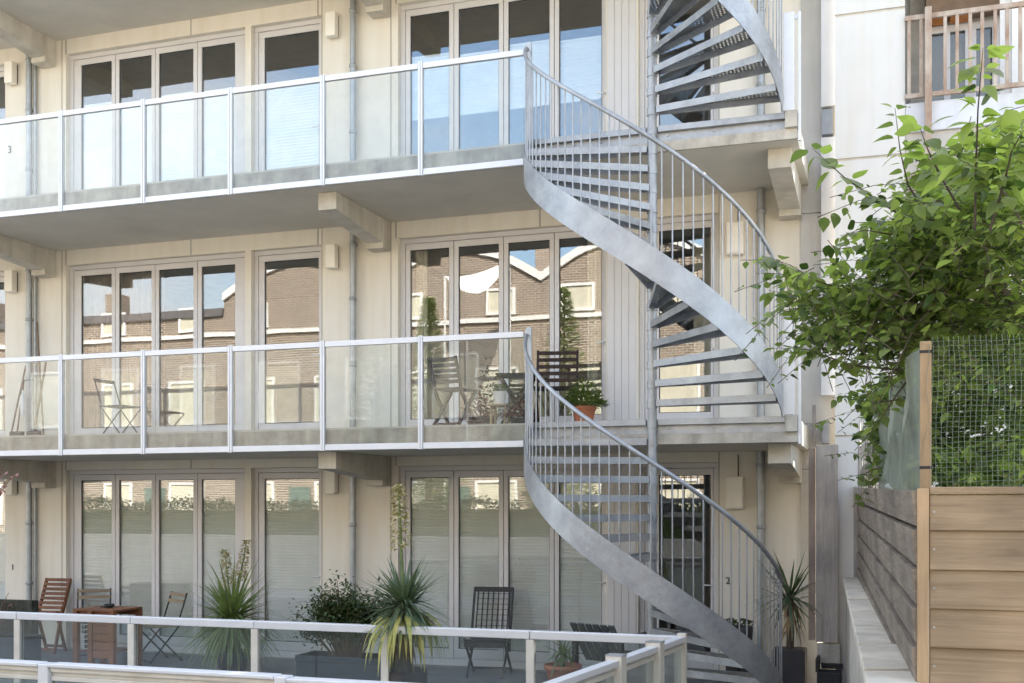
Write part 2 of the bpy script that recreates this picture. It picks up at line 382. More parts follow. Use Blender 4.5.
# ================================================================== SETTING
g = MB().add([(-400, -400, -.012), (400, -400, -.012), (400, 400, -.012), (-400, 400, -.012)], [(0, 1, 2, 3)]).build('ground', M_ASPH)
meta(g, kind='structure')
g = MB().add([(-18, 4.4, 0), (-.55, 4.4, 0), (-.55, YF-.005, 0), (-18, YF-.005, 0)], [(0, 1, 2, 3)]).build('terrace_floor', M_PAVE); meta(g, kind='structure')
g = MB().box(-60, 40, -7.2, 1.2, -.005, .42).build('street', M_ASPH); meta(g, kind='structure')
g = MB().box(-40, 30, 1.9, 2.1, -.005, 1.3).build('bounce_block_wall', M_CONC, bevel=.01); meta(g, 'unseen low concrete wall below the viewpoint, added to keep bounced light off the ground storey', 'wall')  # unseen wall added to block low bounce and dim the ground storey
g = MB().box(-60, 40, -9.02, -7.2, -.004, .55).build('pavement', M_EDGE); meta(g, kind='structure')

# ================================================================== APARTMENT BUILDING
bld = thing('apartment_building', 'ivory panelled apartment building with stacked concrete balconies and tall glazed doors', 'building', (CX-5, YF, 0))
# openings shared by every storey: (px outer left, px outer right, sash panes as px pairs, kind)
xf = lambda p: XY(p, YF)
def pane_px(*a): return [(xf(q0), xf(q1)) for q0, q1 in a]
OPEN = [
    (xf(-78), xf(5.5), pane_px((-70, -37), (-32, 0.5)), 'window'),
    (xf(66), xf(245), pane_px((77, 107.5), (115, 147.5), (155, 189.5), (198, 231.5)), 'window'),
    (xf(251), xf(321), pane_px((261, 315.5),), 'door'),
    (xf(398), xf(606), pane_px((407.5, 446.5), (456, 496.5), (506, 547.5), (557, 600)), 'window'),
    (xf(638), xf(718), pane_px((657.5, 709.5),), 'door'),
]
HEAD = 2.52
wall = MB(); joints = MB()
TOPZ = FL[3]+6.4
edges = [XL]+[e for o in OPEN for e in (o[0], o[1])]+[XR]
WT = .28
for i in range(0, len(edges), 2):                    # piers, full height
    wall.box(edges[i], edges[i+1], YF, YF+WT, -.3, TOPZ)
for o in OPEN:
    for k, z in enumerate(FL):
        top = FL[k+1] if k < 3 else TOPZ
        wall.box(o[0], o[1], YF, YF+WT, z+HEAD, top)
wall.box(XL, XR, YF+WT, 24, TOPZ-.2, TOPZ)
wall.box(XL, XR, 23.7, 24, -.3, TOPZ-.2)
wall.box(XL-.3, XL, YF, 24, -.3, TOPZ); wall.box(XR, XR+.2, YF+.3, 24, -.3, TOPZ)
wall.build('wall', M_WALL, bld)
# joints between the cladding panels, recessed look by thin dark gaskets
for k, z in enumerate(FL):
    for px in (66, 191, 318, 396, 540):
        joints.box(xf(px)-.004, xf(px)+.004, YF-.0025, YF, z+HEAD, z+2.73)
    for px in (322, 391, 719, 62):
        joints.box(xf(px)-.003, xf(px)+.003, YF-.0025, YF, z, z+2.73)
joints.build('panel_joint', M_DARK, bld)
# interiors
room = MB()
for k, z in enumerate(FL):
    room.box(XL, XR, 17.2, 17.3, z, z+2.7)
    for px in (30, 350, 625):
        room.box(xf(px)-.05, xf(px)+.05, YF+WT, 17.2, z, z+2.7)
room.build('interior_wall', M_ROOM, bld)
rf = MB()
for k, z in enumerate(FL): rf.box(XL, XR, YF+.02, 23.6, z-.28 if k else -.2, z-.003 if k else -.002)
rf.build('interior_floor', M_ROOMF, bld)

def shade_mesh(x0, x1, z0, z1, y, pitch=.04, depth=.004):
    m = MB(); n = max(2, int((z1-z0)/pitch)); vs = []
    for i in range(2*n+1):
        z = z0+(z1-z0)*i/(2*n); yy = y+(depth if i % 2 else 0)
        vs += [(x0, yy, z), (x1, yy, z)]
    m.add(vs, [(2*i, 2*i+1, 2*i+3, 2*i+2) for i in range(2*n)])
    m.box(x0, x1, y-.008, y+.012, z0-.018, z0); m.box(x0, x1, y-.012, y+.02, z1, z1+.03)
    return m
def curtain_mesh(x0, x1, z0, z1, y, amp=.035, wl=.11):
    m = MB(); n = int((x1-x0)/.015)+2; vs = []
    for i in range(n+1):
        x = x0+(x1-x0)*i/n; yy = y+amp*math.sin(2*PI*(x/wl)+math.sin(x*7)*1.3)
        vs += [(x, yy, z0), (x, yy+.01, z1)]
    m.add(vs, [(2*i, 2*i+1, 2*i+3, 2*i+2) for i in range(n)], True); return m

def window(k, o, idx):
    z = FL[k]; x0, x1, panes, kind = o; z0 = z+.035; z1 = z+HEAD
    YO = YF+.075                                     # outer face of the fixed frame
    fr = MB(); g0 = z+.22; g1 = z+2.375
    e = .002
    x0 += e; x1 -= e; z1 -= e
    fr.box(x0, x1, YO, YO+.09, z1-.06, z1); fr.box(x0, x1, YO, YO+.09, z0-.03, z0+.06)
    fr.box(x0, x0+.06, YO, YO+.09, z0+.06, z1-.06); fr.box(x1-.06, x1, YO, YO+.09, z0+.06, z1-.06)
    fo = fr.build(kind if kind == 'door' else 'window', M_FRAME, bld, bevel=.004)
    sash = MB(); bars = [x0+.06]+[(panes[i][1]+panes[i+1][0])/2 for i in range(len(panes)-1)]+[x1-.06]
    for i, (a, b) in enumerate(panes):
        l = bars[i]+.004; r = bars[i+1]-.004; YS = YO+.012
        sash.box(l, r, YS, YS+.06, g1, z1-.064); sash.box(l, r, YS, YS+.06, z0+.064, g0)
        sash.box(l, a, YS, YS+.06, g0, g1); sash.box(b, r, YS, YS+.06, g0, g1)
    sash.build('sash', M_FRAME, fo, bevel=.004)
    for i, (a, b) in enumerate(panes):
        MB().box(a-.005, b+.005, YO+.035, YO+.045, g0-.005, g1+.005).build('pane', M_GLASSW, fo)
    gk = MB()
    for a, b in panes:                               # black gasket round each pane
        y = YO+.03
        gk.box(a, a+.008, y, y+.004, g0, g1); gk.box(b-.008, b, y, y+.004, g0, g1)
        gk.box(a+.008, b-.008, y, y+.004, g0, g0+.008); gk.box(a+.008, b-.008, y, y+.004, g1-.008, g1)
    gk.build('gasket', M_DARK, fo)
    if kind == 'door' or idx == 3:
        a, b = panes[-1]; xh = b+.035 if kind == 'door' else b+.05
        h = MB(); zz = z+1.05
        h.box(xh-.014, xh+.014, YO-.004, YO+.012, zz-.09, zz+.09); h.tube([(xh, YO, zz+.04), (xh, YO-.05, zz+.04), (xh-.1, YO-.05, zz+.04)], .009)
        h.build('handle', M_WPLAS if k else M_WPLAS, fo)
    # behind the glass
    ys = YO+.075
    if k == 0 and idx in (0, 1, 2, 3):
        for a, b in panes: shade_mesh(a-.03, b+.03, g0-.02, g1+.0, ys).build('pleated_blind', M_SHADE, fo)
    if k == 2:
        lo, hi = {0: (.2, 1.7), 1: (.20, 1.78), 2: (.20, 1.80), 3: (1.08, 1.84), 4: (2.1, 2.3)}[idx]
        if idx < 4:
            for i, (a, b) in enumerate(panes): shade_mesh(a-.03, b+.03, z+lo, z+hi+random.uniform(-.05, .05), ys).build('pleated_blind', M_SHADEW, fo)
    if k == 1 and idx == 1:
        curtain_mesh(panes[0][0]-.1, panes[1][1]+.05, g0-.1, g1+.05, ys+.15).build('curtain', M_CURT, fo)
    if k == 1 and idx == 3:
        curtain_mesh(panes[0][0]-.05, panes[0][0]+.16, g0-.1, g1+.05, ys+.12).build('curtain', M_CURT2, fo)
        curtain_mesh(panes[3][1]-.22, panes[3][1]+.05, g0-.1, g1+.05, ys+.12).build('curtain', M_CURT2, fo)
    if k == 1 and idx == 4:
        MB().box(panes[0][0]+.32, panes[0][1]+.1, ys+.5, ys+.54, z, z+2.4).build('inner_panel', M_CURT2, fo)
    if k == 3:
        for a, b in panes: shade_mesh(a-.03, b+.03, z+1.2, g1, ys).build('pleated_blind', M_SHADEW, fo)
for k in range(4):
    for idx, o in enumerate(OPEN): window(k, o, idx)
# grooved grey reveal panels between window bay and stair door
for k, z in enumerate(FL):
    gp = MB(); xa = xf(607.5); xb = xf(636.5); n = 4
    for i in range(n):
        a = xa+(xb-xa)*i/n; b = xa+(xb-xa)*(i+1)/n-.004
        gp.box(a, b, YF-.010, YF-.001, z+.04, z+HEAD+.02)
    gp.build('grooved_panel', M_FRAME, bld, bevel=.003)

# slabs, beams
for k in (1, 2, 3):
    z = FL[k]
    xr = XY(797, YB)
    s = MB().box(XL, xr, YB+.06, YF-.002, z-SLAB, z-.022)
    s.build('balcony_slab', M_SOFF, bld)
    MB().box(XL, XY(525, YB)+.02, YB+.045, YB+.058, z-SLAB+.005, z-.02).build('slab_edge', M_EDGE, bld)
    MB().box(XL, XY(525, YB)+.02, YB+.045, YF-.002, z-.020, z).build('balcony_floor', M_LPAVE, bld)
    # stair side edge: pale concrete lip with bolted steel channel above it
    x0 = XY(525, YB)+.024; xa = XY(785, YB)
    MB().box(x0, xr+.001, YB+.02, YB+.058, z-SLAB-.001, z-.15).build('slab_lip', M_EDGE, bld)
    for q0, q1 in ((x0, CX-.062), (CX+.062, xa)):
        MB().box(q0, q1, YB-.02, YB+.034, z-.058, z+.002).build('landing_nosing', M_GALV, bld, bevel=.002)
    ch = MB().box(x0, xa, YB+.035, YB+.058, z-.148, z-.021)
    for bx_ in (x0+.5, CX-.55, CX+.15, CX+.62, CX+1.17): ch.tube([(bx_, YB+.04, z-.09), (bx_, YB+.022, z-.09)], .014, 6)
    ch.build('steel_channel', M_GALV, bld)
    MB().box(x0, xr-.004, YB+.05, YF-.003, z-.019, z+.001).build('landing_floor', M_LPAVE, bld)
    MB().box(xa+.002, xr+.003, YB-.03, YB+.1, z-.149, z+.012).build('slab_corner', M_EDGE, bld)
    for xc in (-16.4, -11.27, -6.10, -1.02):
        b = MB(); h = .115; zt = z-SLAB-.001
        poly = [(11.64, zt), (12.9, zt), (12.9, zt-.30), (11.64, zt-.20)]
        b.prism(poly, 'x', xc-h, xc+h); bo = b.build('beam', M_CONC, bld, bevel=.006)
        MB().box(xc-h-.005, xc+h+.005, 12.903, YF-.002, zt-.37, zt).build('beam_bracket', M_CONC, bld, bevel=.005)
# grey cladding strip at the right end, with joints where its sheets meet
sd_ = MB(); xs0 = XY(801, YF); xs1 = XY(834, YF)-.005
for a, b in ((-.1, 2.42), (2.43, 2.93), (2.94, 5.30), (5.31, 8.2), (8.21, TOPZ)):
    sd_.box(xs0 if b != 5.30 else xs0, xs1, YF-.03, YF-.002, a, b)
sd_.build('end_cladding', M_SIDE, bld)
pc = MB().box(XY(821, 12.95), XY(835, 12.95), 12.95, YF-.005, ZY(827, 395, 12.95), ZY(827, 137, 12.95))
pc.box(XY(821, 12.95), XY(835, 12.95), 12.95, YF-.005, ZY(827, 106, 12.95), TOPZ)
pc.build('corner_casing', mat('casing_white', (.66, .67, .70), .5, var=.02, stain=.05), bld, bevel=.004)
cb = MB().box(XY(822, 12.98), XY(833, 12.98), 12.98, YF-.005, ZY(827, 134, 12.98), ZY(827, 109, 12.98))
cb.build('junction_box', mat('blue_grey_steel', (.30, .32, .35), .5, metal=.4), bld)
cb = MB().box(XY(822, 12.98), XY(829, 12.98), 12.98, YF-.005, ZY(827, 443, 12.98), ZY(827, 422, 12.98))
cb.build('junction_box', mat('blue_grey_steel', (.30, .32, .35), .5, metal=.4), bld)

# ================================================================== BALCONY RAILINGS
WPOST = 1.19; X0 = XY(525, YB)
def railing(k, label):
    z = FL[k]; t = thing('glass_railing', label, 'railing', (X0-5, YB, z), 0, 'balcony railings of framed glass')
    zt = z+.965; zb = z-SLAB
    tr = MB(); n = 9
    for i in range(n):
        xa = X0-WPOST*(i+1)+.030; xb = X0-WPOST*i-.030
        if i == 0: xb = X0-.012
        tr.box(xa, xb, YB-.022, YB+.022, zt-.062, zt)
    tr.build('top_rail', M_RAIL, t, bevel=.005)
    br = MB()
    for i in range(n):
        xa = X0-WPOST*(i+1)+.030; xb = X0-WPOST*i-.030
        if i == 0: xb = X0-.012
        br.box(xa, xb, YB-.018, YB+.02, zb-.006, zb+.062)
    br.build('bottom_rail', M_RAIL, t, bevel=.004)
    for i in range(1, n+1):
        x = X0-WPOST*i
        MB().box(x-.027, x-.003, YB-.026, YB+.026, zb-.012, zt+.012).box(x+.003, x+.027, YB-.026, YB+.026, zb-.012, zt+.012).box(x-.003, x+.003, YB-.015, YB+.02, zb, zt).build('post', M_RAIL, t, bevel=.003)
    for i in range(n):
        xa = X0-WPOST*(i+1)+.029; xb = X0-WPOST*i-.029
        if i == 0: xb = X0-.014
        MB().box(xa, xb, YB-.005, YB+.005, zb+.062, zt-.062).build('glass_panel', M_GLASSR, t)
    return t
railing(1, 'long white framed glass railing in front of the middle balcony')
railing(2, 'long white framed glass railing in front of the upper balcony')
def side_rail(k, label):
    z = FL[k]; x = XY(797, YB)+.02
    t = thing('side_railing', label, 'railing', (x, YB, z), 0, 'short railings closing the balcony ends')
    MB().box(XY(783.5, YB), XY(794.5, YB), YB-.03, YB+.08, z+.013, z+.975).build('corner_post', M_RAIL, t, bevel=.004)
    xs = XY(798.2, YB+.05)
    MB().box(xs, xs+.026, YB+.03, YB+.07, z-.27, z+1.0).build('stile', M_RAIL, t, bevel=.003)
    MB().box(xs-.03, xs-.001, YB+.04, YB+.06, z+.93, z+.97).box(xs-.03, xs-.001, YB+.04, YB+.06, z-.24, z-.20).build('bracket', M_RAIL, t)
side_rail(1, 'short glass end railing with a wide white post at the right of the middle balcony')
side_rail(2, 'short glass end railing with a wide white post at the right of the upper balcony')

# ================================================================== SPIRAL STAIRCASE
st = thing('spiral_staircase', 'galvanised steel spiral staircase winding past all the balconies', 'staircase', (CX, YB, 0))
SR = 1.30
prof_ = []
for k in (1, 2, 3):
    H = FL[k]-FL[k-1]; rs = H/15
    for i in range(0, 15):
        zz = FL[k]-i*rs-.085; prof_ += [(.047, zz), (.055, zz+.001), (.055, zz+.08), (.047, zz+.081)]
prof_ = [(.047, -.01)]+sorted(prof_, key=lambda q: q[1])+[(.047, FL[3]+2.2)]
co_ = MB().lathe((CX, YB, 0), prof_, 24).build('column', M_GALV, st)
md = co_.modifiers.new('split', 'EDGE_SPLIT'); md.split_angle = R(35)
def tread_mesh(z, a0, a1):
    fl = MB(); C = Vector((CX, YB, 0)); out_ = SR-.012
    def pt(a, r, off): 
        d = Vector((math.cos(a), math.sin(a), 0)); n = Vector((-d.y, d.x, 0)); return C+d*r+n*off
    A0 = pt(a0, .06, -.035); A1 = pt(a0-R(.8), out_, -.012); B0 = pt(a1, .06, .045); B1 = pt(a1+R(1.2), out_, .02)
    up = Vector((0, 0, z))
    th = .006; hh = .068
    def plate(p, q):
        fl.bar(p+up-Vector((0, 0, hh/2)), q+up-Vector((0, 0, hh/2)), th, hh)
    plate(A0, A1); plate(B0, B1); plate(A0, B0)
    e = (A1-A0).normalized()
    cornerA = pt(a0-R(.8), out_-.004, -.012); 
    plate(cornerA, pt(a1+R(1.2), out_-.004, .02))
    top = MB(); q = [A0, A1, pt((a0+a1)/2, out_+.004, 0), B1, B0]
    ins = []
    c0 = sum(q, Vector((0, 0, 0)))/5
    for p in q: ins.append(p+(c0-p).normalized()*.004)
    n = 5
    top.add([p+up-Vector((0, 0, .001)) for p in ins]+[p+up-Vector((0, 0, .005)) for p in ins], [tuple(range(5)), tuple(range(9, 4, -1))])
    return fl, top
def nz(k, a):      # nosing line height at azimuth a (degrees 180..360) of the flight that comes down from floor k
    return FL[k]-(a-180)/180*(FL[k]-FL[k-1])*14/15
seen_b = 0
for k in (3, 2, 1):
    H = FL[k]-FL[k-1]; rs = H/15; da = 180/14
    i0 = 1
    for i in range(i0, 15):
        a0 = R(180+da*(i-1)+1.6); a1 = R(180+da*i)
        fl, tp = tread_mesh(FL[k]-i*rs, a0, a1)
        t_ = fl.build('tread', M_GALV, st)
        tp.build('tread_plate', M_PERF, t_)
    # stringer
    s = MB(); vs = []; N_ = 60
    for j in range(N_+1):
        a = 181+(357-181)*j/N_; ar = R(a); zt = min(nz(k, a)+.055, FL[k]-.01); zb = max(nz(k, a)-.257, FL[k-1]-.06 if k > 1 else .0)
        if zt < zb+.03: zt = zb+.03
        for r_ in (SR, SR+.008):
            for z_ in (zb, zt): vs.append((CX+r_*math.cos(ar), YB+r_*math.sin(ar), z_))
    fs = []
    for j in range(N_):
        b = 4*j; c = b+4
        fs += [(b, c, c+1, b+1), (b+2, b+3, c+3, c+2), (b, b+2, c+2, c), (b+1, c+1, c+3, b+3)]
    fs += [(0, 1, 3, 2), (4*N_, 4*N_+2, 4*N_+3, 4*N_+1)]
    s.add(vs, fs, True); so_ = s.build('stringer', M_GALV, st)
    md = so_.modifiers.new('split', 'EDGE_SPLIT'); md.split_angle = R(40)
    # handrail
    pts = []
    for j in range(61):
        a = 187+(357-187)*j/60; ar = R(a); pts.append((CX+(SR-.006)*math.cos(ar), YB+(SR-.006)*math.sin(ar), nz(k, a)+1.03-(.03 if j == 0 else 0)))
    MB().tube(pts, .021, 10).build('handrail', M_GALV, st)
    # flat bar newels at both ends
    a = R(185); c = Vector((CX+(SR-.012)*math.cos(a), YB+(SR-.012)*math.sin(a), 0)); b = MB()
    prof = []
    wv = .038
    for j in range(9):
        t = PI*j/8; prof.append((wv*math.cos(t), FL[k]+.955+wv*math.sin(t)))
    poly = [(wv, FL[k]-.16), *prof, (-wv, FL[k]-.16)]
    tang = Vector((1, -.3, 0)).normalized(); nor = Vector((tang.y, -tang.x, 0))
    vs = [c+tang*p[0]+nor*s_*.005+Vector((0, 0, p[1])) for s_ in (-1, 1) for p in poly]; n = len(poly)
    b.add(vs, [tuple(range(n)), tuple(range(2*n-1, n-1, -1))]+[(i, i+n, (i+1) % n+n, (i+1) % n) for i in range(n)])
    b.build('newel', M_GALV, st)
    a = R(357); c = Vector((CX+(SR-.006)*math.cos(a), YB+(SR-.006)*math.sin(a), 0))
    MB().bar(c+Vector((0, 0, FL[k-1]+.002)), c+Vector((0, 0, nz(k, 357)+1.03)), .04, .012, up=(1, 0, 0)).build('newel', M_GALV, st)
    # balusters, three to a tread
    st_a = 186.5 if k < 3 else 297.0
    m = 0; a = st_a+da/3
    while a < 354:
        ar = R(a); x = CX+(SR-.010)*math.cos(ar); y = YB+(SR-.010)*math.sin(ar)
        MB().tube([(x, y, nz(k, a)-.05), (x, y, nz(k, a)+1.025)], .0075, 6).build('baluster', M_GALV, st)
        a += da/3; m += 1
    print('balusters', k, m)

# ================================================================== PIPES, LAMPS, BOXES
def pipe(px, label, rr=.042):
    x = XY(px, YF-.08); y = YF-.08
    t = thing('downpipe', label, 'drainpipe', (x, y, 0), 0, 'vertical zinc downpipes')
    p = MB()
    segs = [(0.02, FL[1]-SLAB-.01), (FL[1]+.01, FL[2]-SLAB-.01), (FL[2]+.01, FL[3]-SLAB-.01)]
    for a, b in segs: p.tube([(x, y, a), (x, y, b)], rr, 14)
    p.build('pipe', M_PIPE, t)
    for z in FL[:3]:
        for h in (.9, 1.75, 2.45):
            c = MB(); c.lathe((x, y, z+h), [(rr, 0), (rr+.008, .003), (rr+.008, .04), (rr, .043)], 14)
            c.box(x-.008, x+.008, y+rr, YF-.001, z+h+.01, z+h+.03)
            c.build('clamp', M_PIPE, t)
pipe(29.0, 'zinc downpipe left of the four pane glazed doors, near the leaning sticks')
pipe(353, 'zinc downpipe between the wall lamps and the wide glazed doors', .04)
pipe(761, 'zinc downpipe behind the stair handrail, right of the meter boxes', .045)
x = XY(35, YF-.05)
p = MB()
for a, b in [(0.02, FL[1]-SLAB-.01), (FL[1]+.01, FL[2]-SLAB-.01), (FL[2]+.01, FL[3]-SLAB-.01)]: p.tube([(x, YF-.05, a), (x, YF-.05, b)], .02, 8)
o = p.build('conduit', M_PIPE); meta(o, 'thin grey conduit running beside the left downpipe', 'pipe')
for px, k, lab in ((14.5, 0, 'cream wall lamp by the left edge on the ground storey'), (14.5, 1, 'cream wall lamp by the left edge above the leaning sticks'), (14.5, 2, 'cream wall lamp by the left edge on the upper balcony'),
                   (334.5, 0, 'cream wall lamp above the shrub on the ground storey'), (334.5, 1, 'cream wall lamp beside the middle downpipe on the middle balcony'), (334.5, 2, 'cream wall lamp beside the middle downpipe on the upper balcony')):
    x = XY(px, YF); z = FL[k]+(2.18 if k else 2.17); wd = .07
    t = thing('wall_lamp', lab, 'lamp', (x, YF, z), 0, 'cream box lamps on the facade')
    MB().box(x-wd, x+wd, YF-.13, YF-.022, z, z+.31).build('lamp_cover', M_LAMP, t, bevel=.012)
    MB().box(x-wd+.01, x+wd-.01, YF-.021, YF-.001, z+.02, z+.29).build('back_plate', M_DARK, t)
for k, lab in ((0, 'cream meter box right of the glazed door on the ground storey'), (1, 'cream meter box behind the balusters on the middle balcony')):
    x0 = XY(727, YF); x1 = XY(744.5, YF); z0 = FL[k]+(1.98 if k == 0 else 2.0)
    t = thing('meter_box', lab, 'meter box', ((x0+x1)/2, YF, z0), 0, 'cream meter boxes')
    MB().box(x0, x1, YF-.10, YF-.001, z0, z0+.37).build('box_body', M_BOX, t, bevel=.008)
    MB().box(x0+.012, x1-.012, YF-.112, YF-.101, z0+.012, z0+.35).build('lid', M_BOX, t, bevel=.004)
    MB().tube([((x0+x1)/2+.03, YF-.02, z0+.37), ((x0+x1)/2+.03, YF-.02, FL[k]+2.6)], .006, 6).build('cable', M_DARK, t)
def text(ch, px, py, label, size=.15):
    cu = bpy.data.curves.new('digit', 'FONT'); cu.body = ch; cu.size = size; cu.extrude = .004; cu.align_x = 'CENTER'
    tmp = bpy.data.objects.new('tmp', cu); COL.objects.link(tmp); dg = bpy.context.evaluated_depsgraph_get()
    me = bpy.data.meshes.new_from_object(tmp.evaluated_get(dg)); bpy.data.objects.remove(tmp)
    o = bpy.data.objects.new('house_number', me); COL.objects.link(o); me.materials.append(M_DARK)
    o.location = (XY(px, YF), YF-.006, ZY(px, py, YF)); o.rotation_euler = (R(90), 0, 0); meta(o, label, 'house number')
text('2', 728, 584, 'small dark digit 2 on the wall right of the ground storey stair door', .115)
text('3', 10, 153, 'small dark digit 3 on the wall at the left of the upper balcony')
text('1', 13, 570, 'small dark mark on the ground storey wall beside the left downpipe', .12)

# ================================================================== RIGHT: NEIGHBOUR, PLANKS
YW = 12.6
nb = thing('neighbour_building', 'white rendered neighbouring building with a recessed balcony behind rusty bars', 'building', (XY(870, YW), YW, 0))
w0 = XY(834, YW)+.01; w1 = XY(905, YW)
z1 = ZY(834, 16, YW); z2 = ZY(870, 157, YW); z3 = ZY(850, 436, YW)
wl = MB(); lv = [-.3, z3-.012, z3+.012, z2-.018, z2+.012, z1-.02, z1+.01, TOPZ]
for i in range(0, len(lv), 2): wl.box(w0, w1, YW, YW+.25, lv[i], lv[i+1])
zf1 = ZY(960, 98, YW); zf0 = ZY(960, 127, YW)
wl.box(w1+.002, 9, YW+1.6, YW+1.8, -.3, zf0)           # lower storey back wall
wl.box(w1-.01, w1+.001, YW+.25, YW+1.8, -.3, TOPZ)
wl.box(w1+.002, 9, YW+1.65, YW+1.8, zf1, TOPZ)
wl.build('wall', M_WHITE, nb)
for i in (1, 3, 5): MB().box(w0+.002, w1-.002, YW+.02, YW+.24, lv[i], lv[i+1]).build('wall_joint', M_CONC, nb)
bd = MB().box(w1+.005, 9, YW+.01, YW+1.6, zf0, zf1)
bd.build('balcony_slab', mat('pale_blue_paint', (.62, .64, .68), .6, var=.03, stain=.15), nb)
bd = MB().box(w1+.005, 9, YW+.05, YW+1.6, zf0-.42, zf0-.003).build('downstand', M_SIDE, nb)
MB().box(w1+.005, 9, YW+.01, YW+1.62, zf1+2.75, zf1+2.95).build('balcony_slab', M_SIDE, nb)
# recessed back window of neighbour
yb = YW+1.62; wn = MB(); xa = XY(925, yb); xb = XY(1060, yb)
za = zf1+.05; zb = ZY(960, 32, yb)
cells = [(XY(930, yb), XY(944, yb)), (XY(950, yb), XY(965, yb)), (XY(976, yb), XY(992, yb)), (XY(1003, yb), XY(1013, yb))]
nw = MB().box(xa, xb, yb-.04, yb, zb, zb+.08).box(xa, xb, yb-.04, yb, za, za+.08)
xs = [xa]+[v for c in cells for v in c]+[xb]
for i in range(0, len(xs), 2): nw.box(xs[i], xs[i+1], yb-.04, yb, za+.08, zb)
no = nw.build('window', M_FRAME, nb)
MB().box(xa+.02, xb-.02, yb-.02, yb-.01, za+.06, zb).build('pane', M_GLASSL, no)
MB().box(xa+.02, xb-.02, yb+.0, yb+.02, za+.06, zb).build('dark_interior', M_DARK, no)
MB().box(XY(905, yb)+.05, xa-.01, yb-.1, yb-.005, za, zb+.6).build('side_panel', mat('taupe_panel', (.30, .27, .23), .8), nb)
MB().box(XY(1012, YW+.9), XY(1020, YW+.9), YW+.9, YW+1.0, zf1, zf1+2.7).box(XY(1000, YW+1.0), XY(1026, YW+1.0), YW+1.0, YW+1.05, zf1, zf1+2.7).build('door_leaf', M_WWOOD, nb)
MB().box(xa, 6, yb-.35, yb-.05, zb+.12, zb+.9).build('upper_cupboard', mat('brown_cupboard', (.20, .13, .08), .7), nb)
# barred railing
rt = ZY(920, 16, YW)
br_ = thing('barred_railing', 'rusty white barred railing across the neighbouring balcony', 'railing', (XY(960, YW), YW-.03, zf1))
rl = MB().box(w1-.0, 4, YW-.045, YW-.005, rt-.05, rt).box(w1, 4, YW-.045, YW-.005, zf1+.04, zf1+.085)
rl.build('rail', M_RUST, br_)
for px in (909, 921, 945, 957, 970, 982, 995, 1007, 1020, 1033, 1046, 1060, 1074):
    x = XY(px, YW); MB().box(x-.017, x+.017, YW-.04, YW-.01, zf1+.085, rt-.05).build('bar', M_RUST, br_)
x = XY(928, YW); MB().box(x-.035, x+.035, YW-.1, YW-.046, zf0-.9, rt+.05).build('post', M_RUST, br_, bevel=.004)
for px, c, lab in ((936, 'teal_tub', 'small orange and teal tub, leftmost on the ledge behind the bars'), (958, 'orange_crate', 'orange crate on the ledge behind the rusty bars')):
    x = XY(px, yb-.15)
    t = thing('storage_crate', lab, 'crate', (x, yb-.19, zb+.01), 0, 'crates behind the bars')
    MB().box(x-.09, x+.11, yb-.3, yb-.06, zb+.082, zb+.26).build('crate_body', M_ORANGE, t, bevel=.01)
    MB().box(x-.095, x+.115, yb-.305, yb-.055, zb+.262, zb+.29).build('rim_lip', M_ORANGE if px > 940 else MATS['blue_grey_steel'], t)

def plank(name, px0, px1, py0, py1, Y, th, m, label, cat='plank'):
    o = MB().box(XY(px0, Y), XY(px1, Y), Y, Y+th, ZY(px0, py1, Y), ZY(px0, py0, Y)).build(name, m, bevel=.003); meta(o, label, cat); return o
plank('weathered_plank', 816, 838, 445, 642, 12.45, .05, M_GREYZ, 'wide grey weathered plank standing against the wall corner')
plank('brown_plank', 808.5, 815.5, 448, 640, 12.48, .05, M_BROWNZ, 'narrow brown weathered board beside the wide grey plank')
plank('plinth_block', 817, 840, 643, 664, 12.47, .12, M_EDGE, 'pale concrete block under the grey weathered plank', 'block')
plank('hanging_strip', 812, 816, 405, 446, 12.93, .02, M_GREYZ, 'thin pale strip of wood fixed above the brown board', 'strip')
t = thing('drain_channel', 'dark metal drain tray at the foot of the grey plank', 'drain', (XY(829, 12.2), 12.2, 0))
xa = XY(817, 12.2); xb = XY(841, 12.2)
MB().box(xa, xb, 12.15, 12.42, .0, .28).build('tray', M_DARK, t, bevel=.01)
MB().box(xa-.01, xa+.02, 12.1, 12.45, .285, .42).box(xa+.03, xb+.01, 12.40, 12.45, .285, .34).build('upstand', M_DARK, t)

# low concrete wall beside the fence
lwA = PD(843, 577, 12.0); lwB = PD(858, 577, 12.0); lnA = PD(866.5, 683, 4.8); lnB = PD(922, 683, 4.8)
dA = (lnA-lwA); lnA2 = lwA+dA*1.5; lnB2 = lwB+(lnB-lwB)*1.5
zt = lwA.z
lw = thing('low_wall', 'low concrete block wall with coping slabs beside the wooden fence', 'wall', (lwA.x, lwA.y, 0))
def quadprism(m, a, b, c, d, z0, z1):
    P = [a, b, c, d]; m.add([(p.x, p.y, z0) for p in P]+[(p.x, p.y, z1) for p in P], [(0, 1, 2, 3), (7, 6, 5, 4), (0, 4, 5, 1), (1, 5, 6, 2), (2, 6, 7, 3), (3, 7, 4, 0)])
m_ = MB(); i_ = Vector((.03, 0, 0)); quadprism(m_, lwA+i_, lwB-i_*.3, lnB2-i_*.3, lnA2+i_, -.1, zt-.06); m_.build('wall_core', M_EDGE, lw)
m_ = MB(); n = 11
for i in range(n):
    a = i/n; b = (i+1)/n-.006
    quadprism(m_, lwA.lerp(lnA2, a), lwB.lerp(lnB2, a), lwB.lerp(lnB2, b), lwA.lerp(lnA2, b), zt-.058, zt+random.uniform(-.004, .004))
m_.build('coping', M_CONC, lw, bevel=.006)

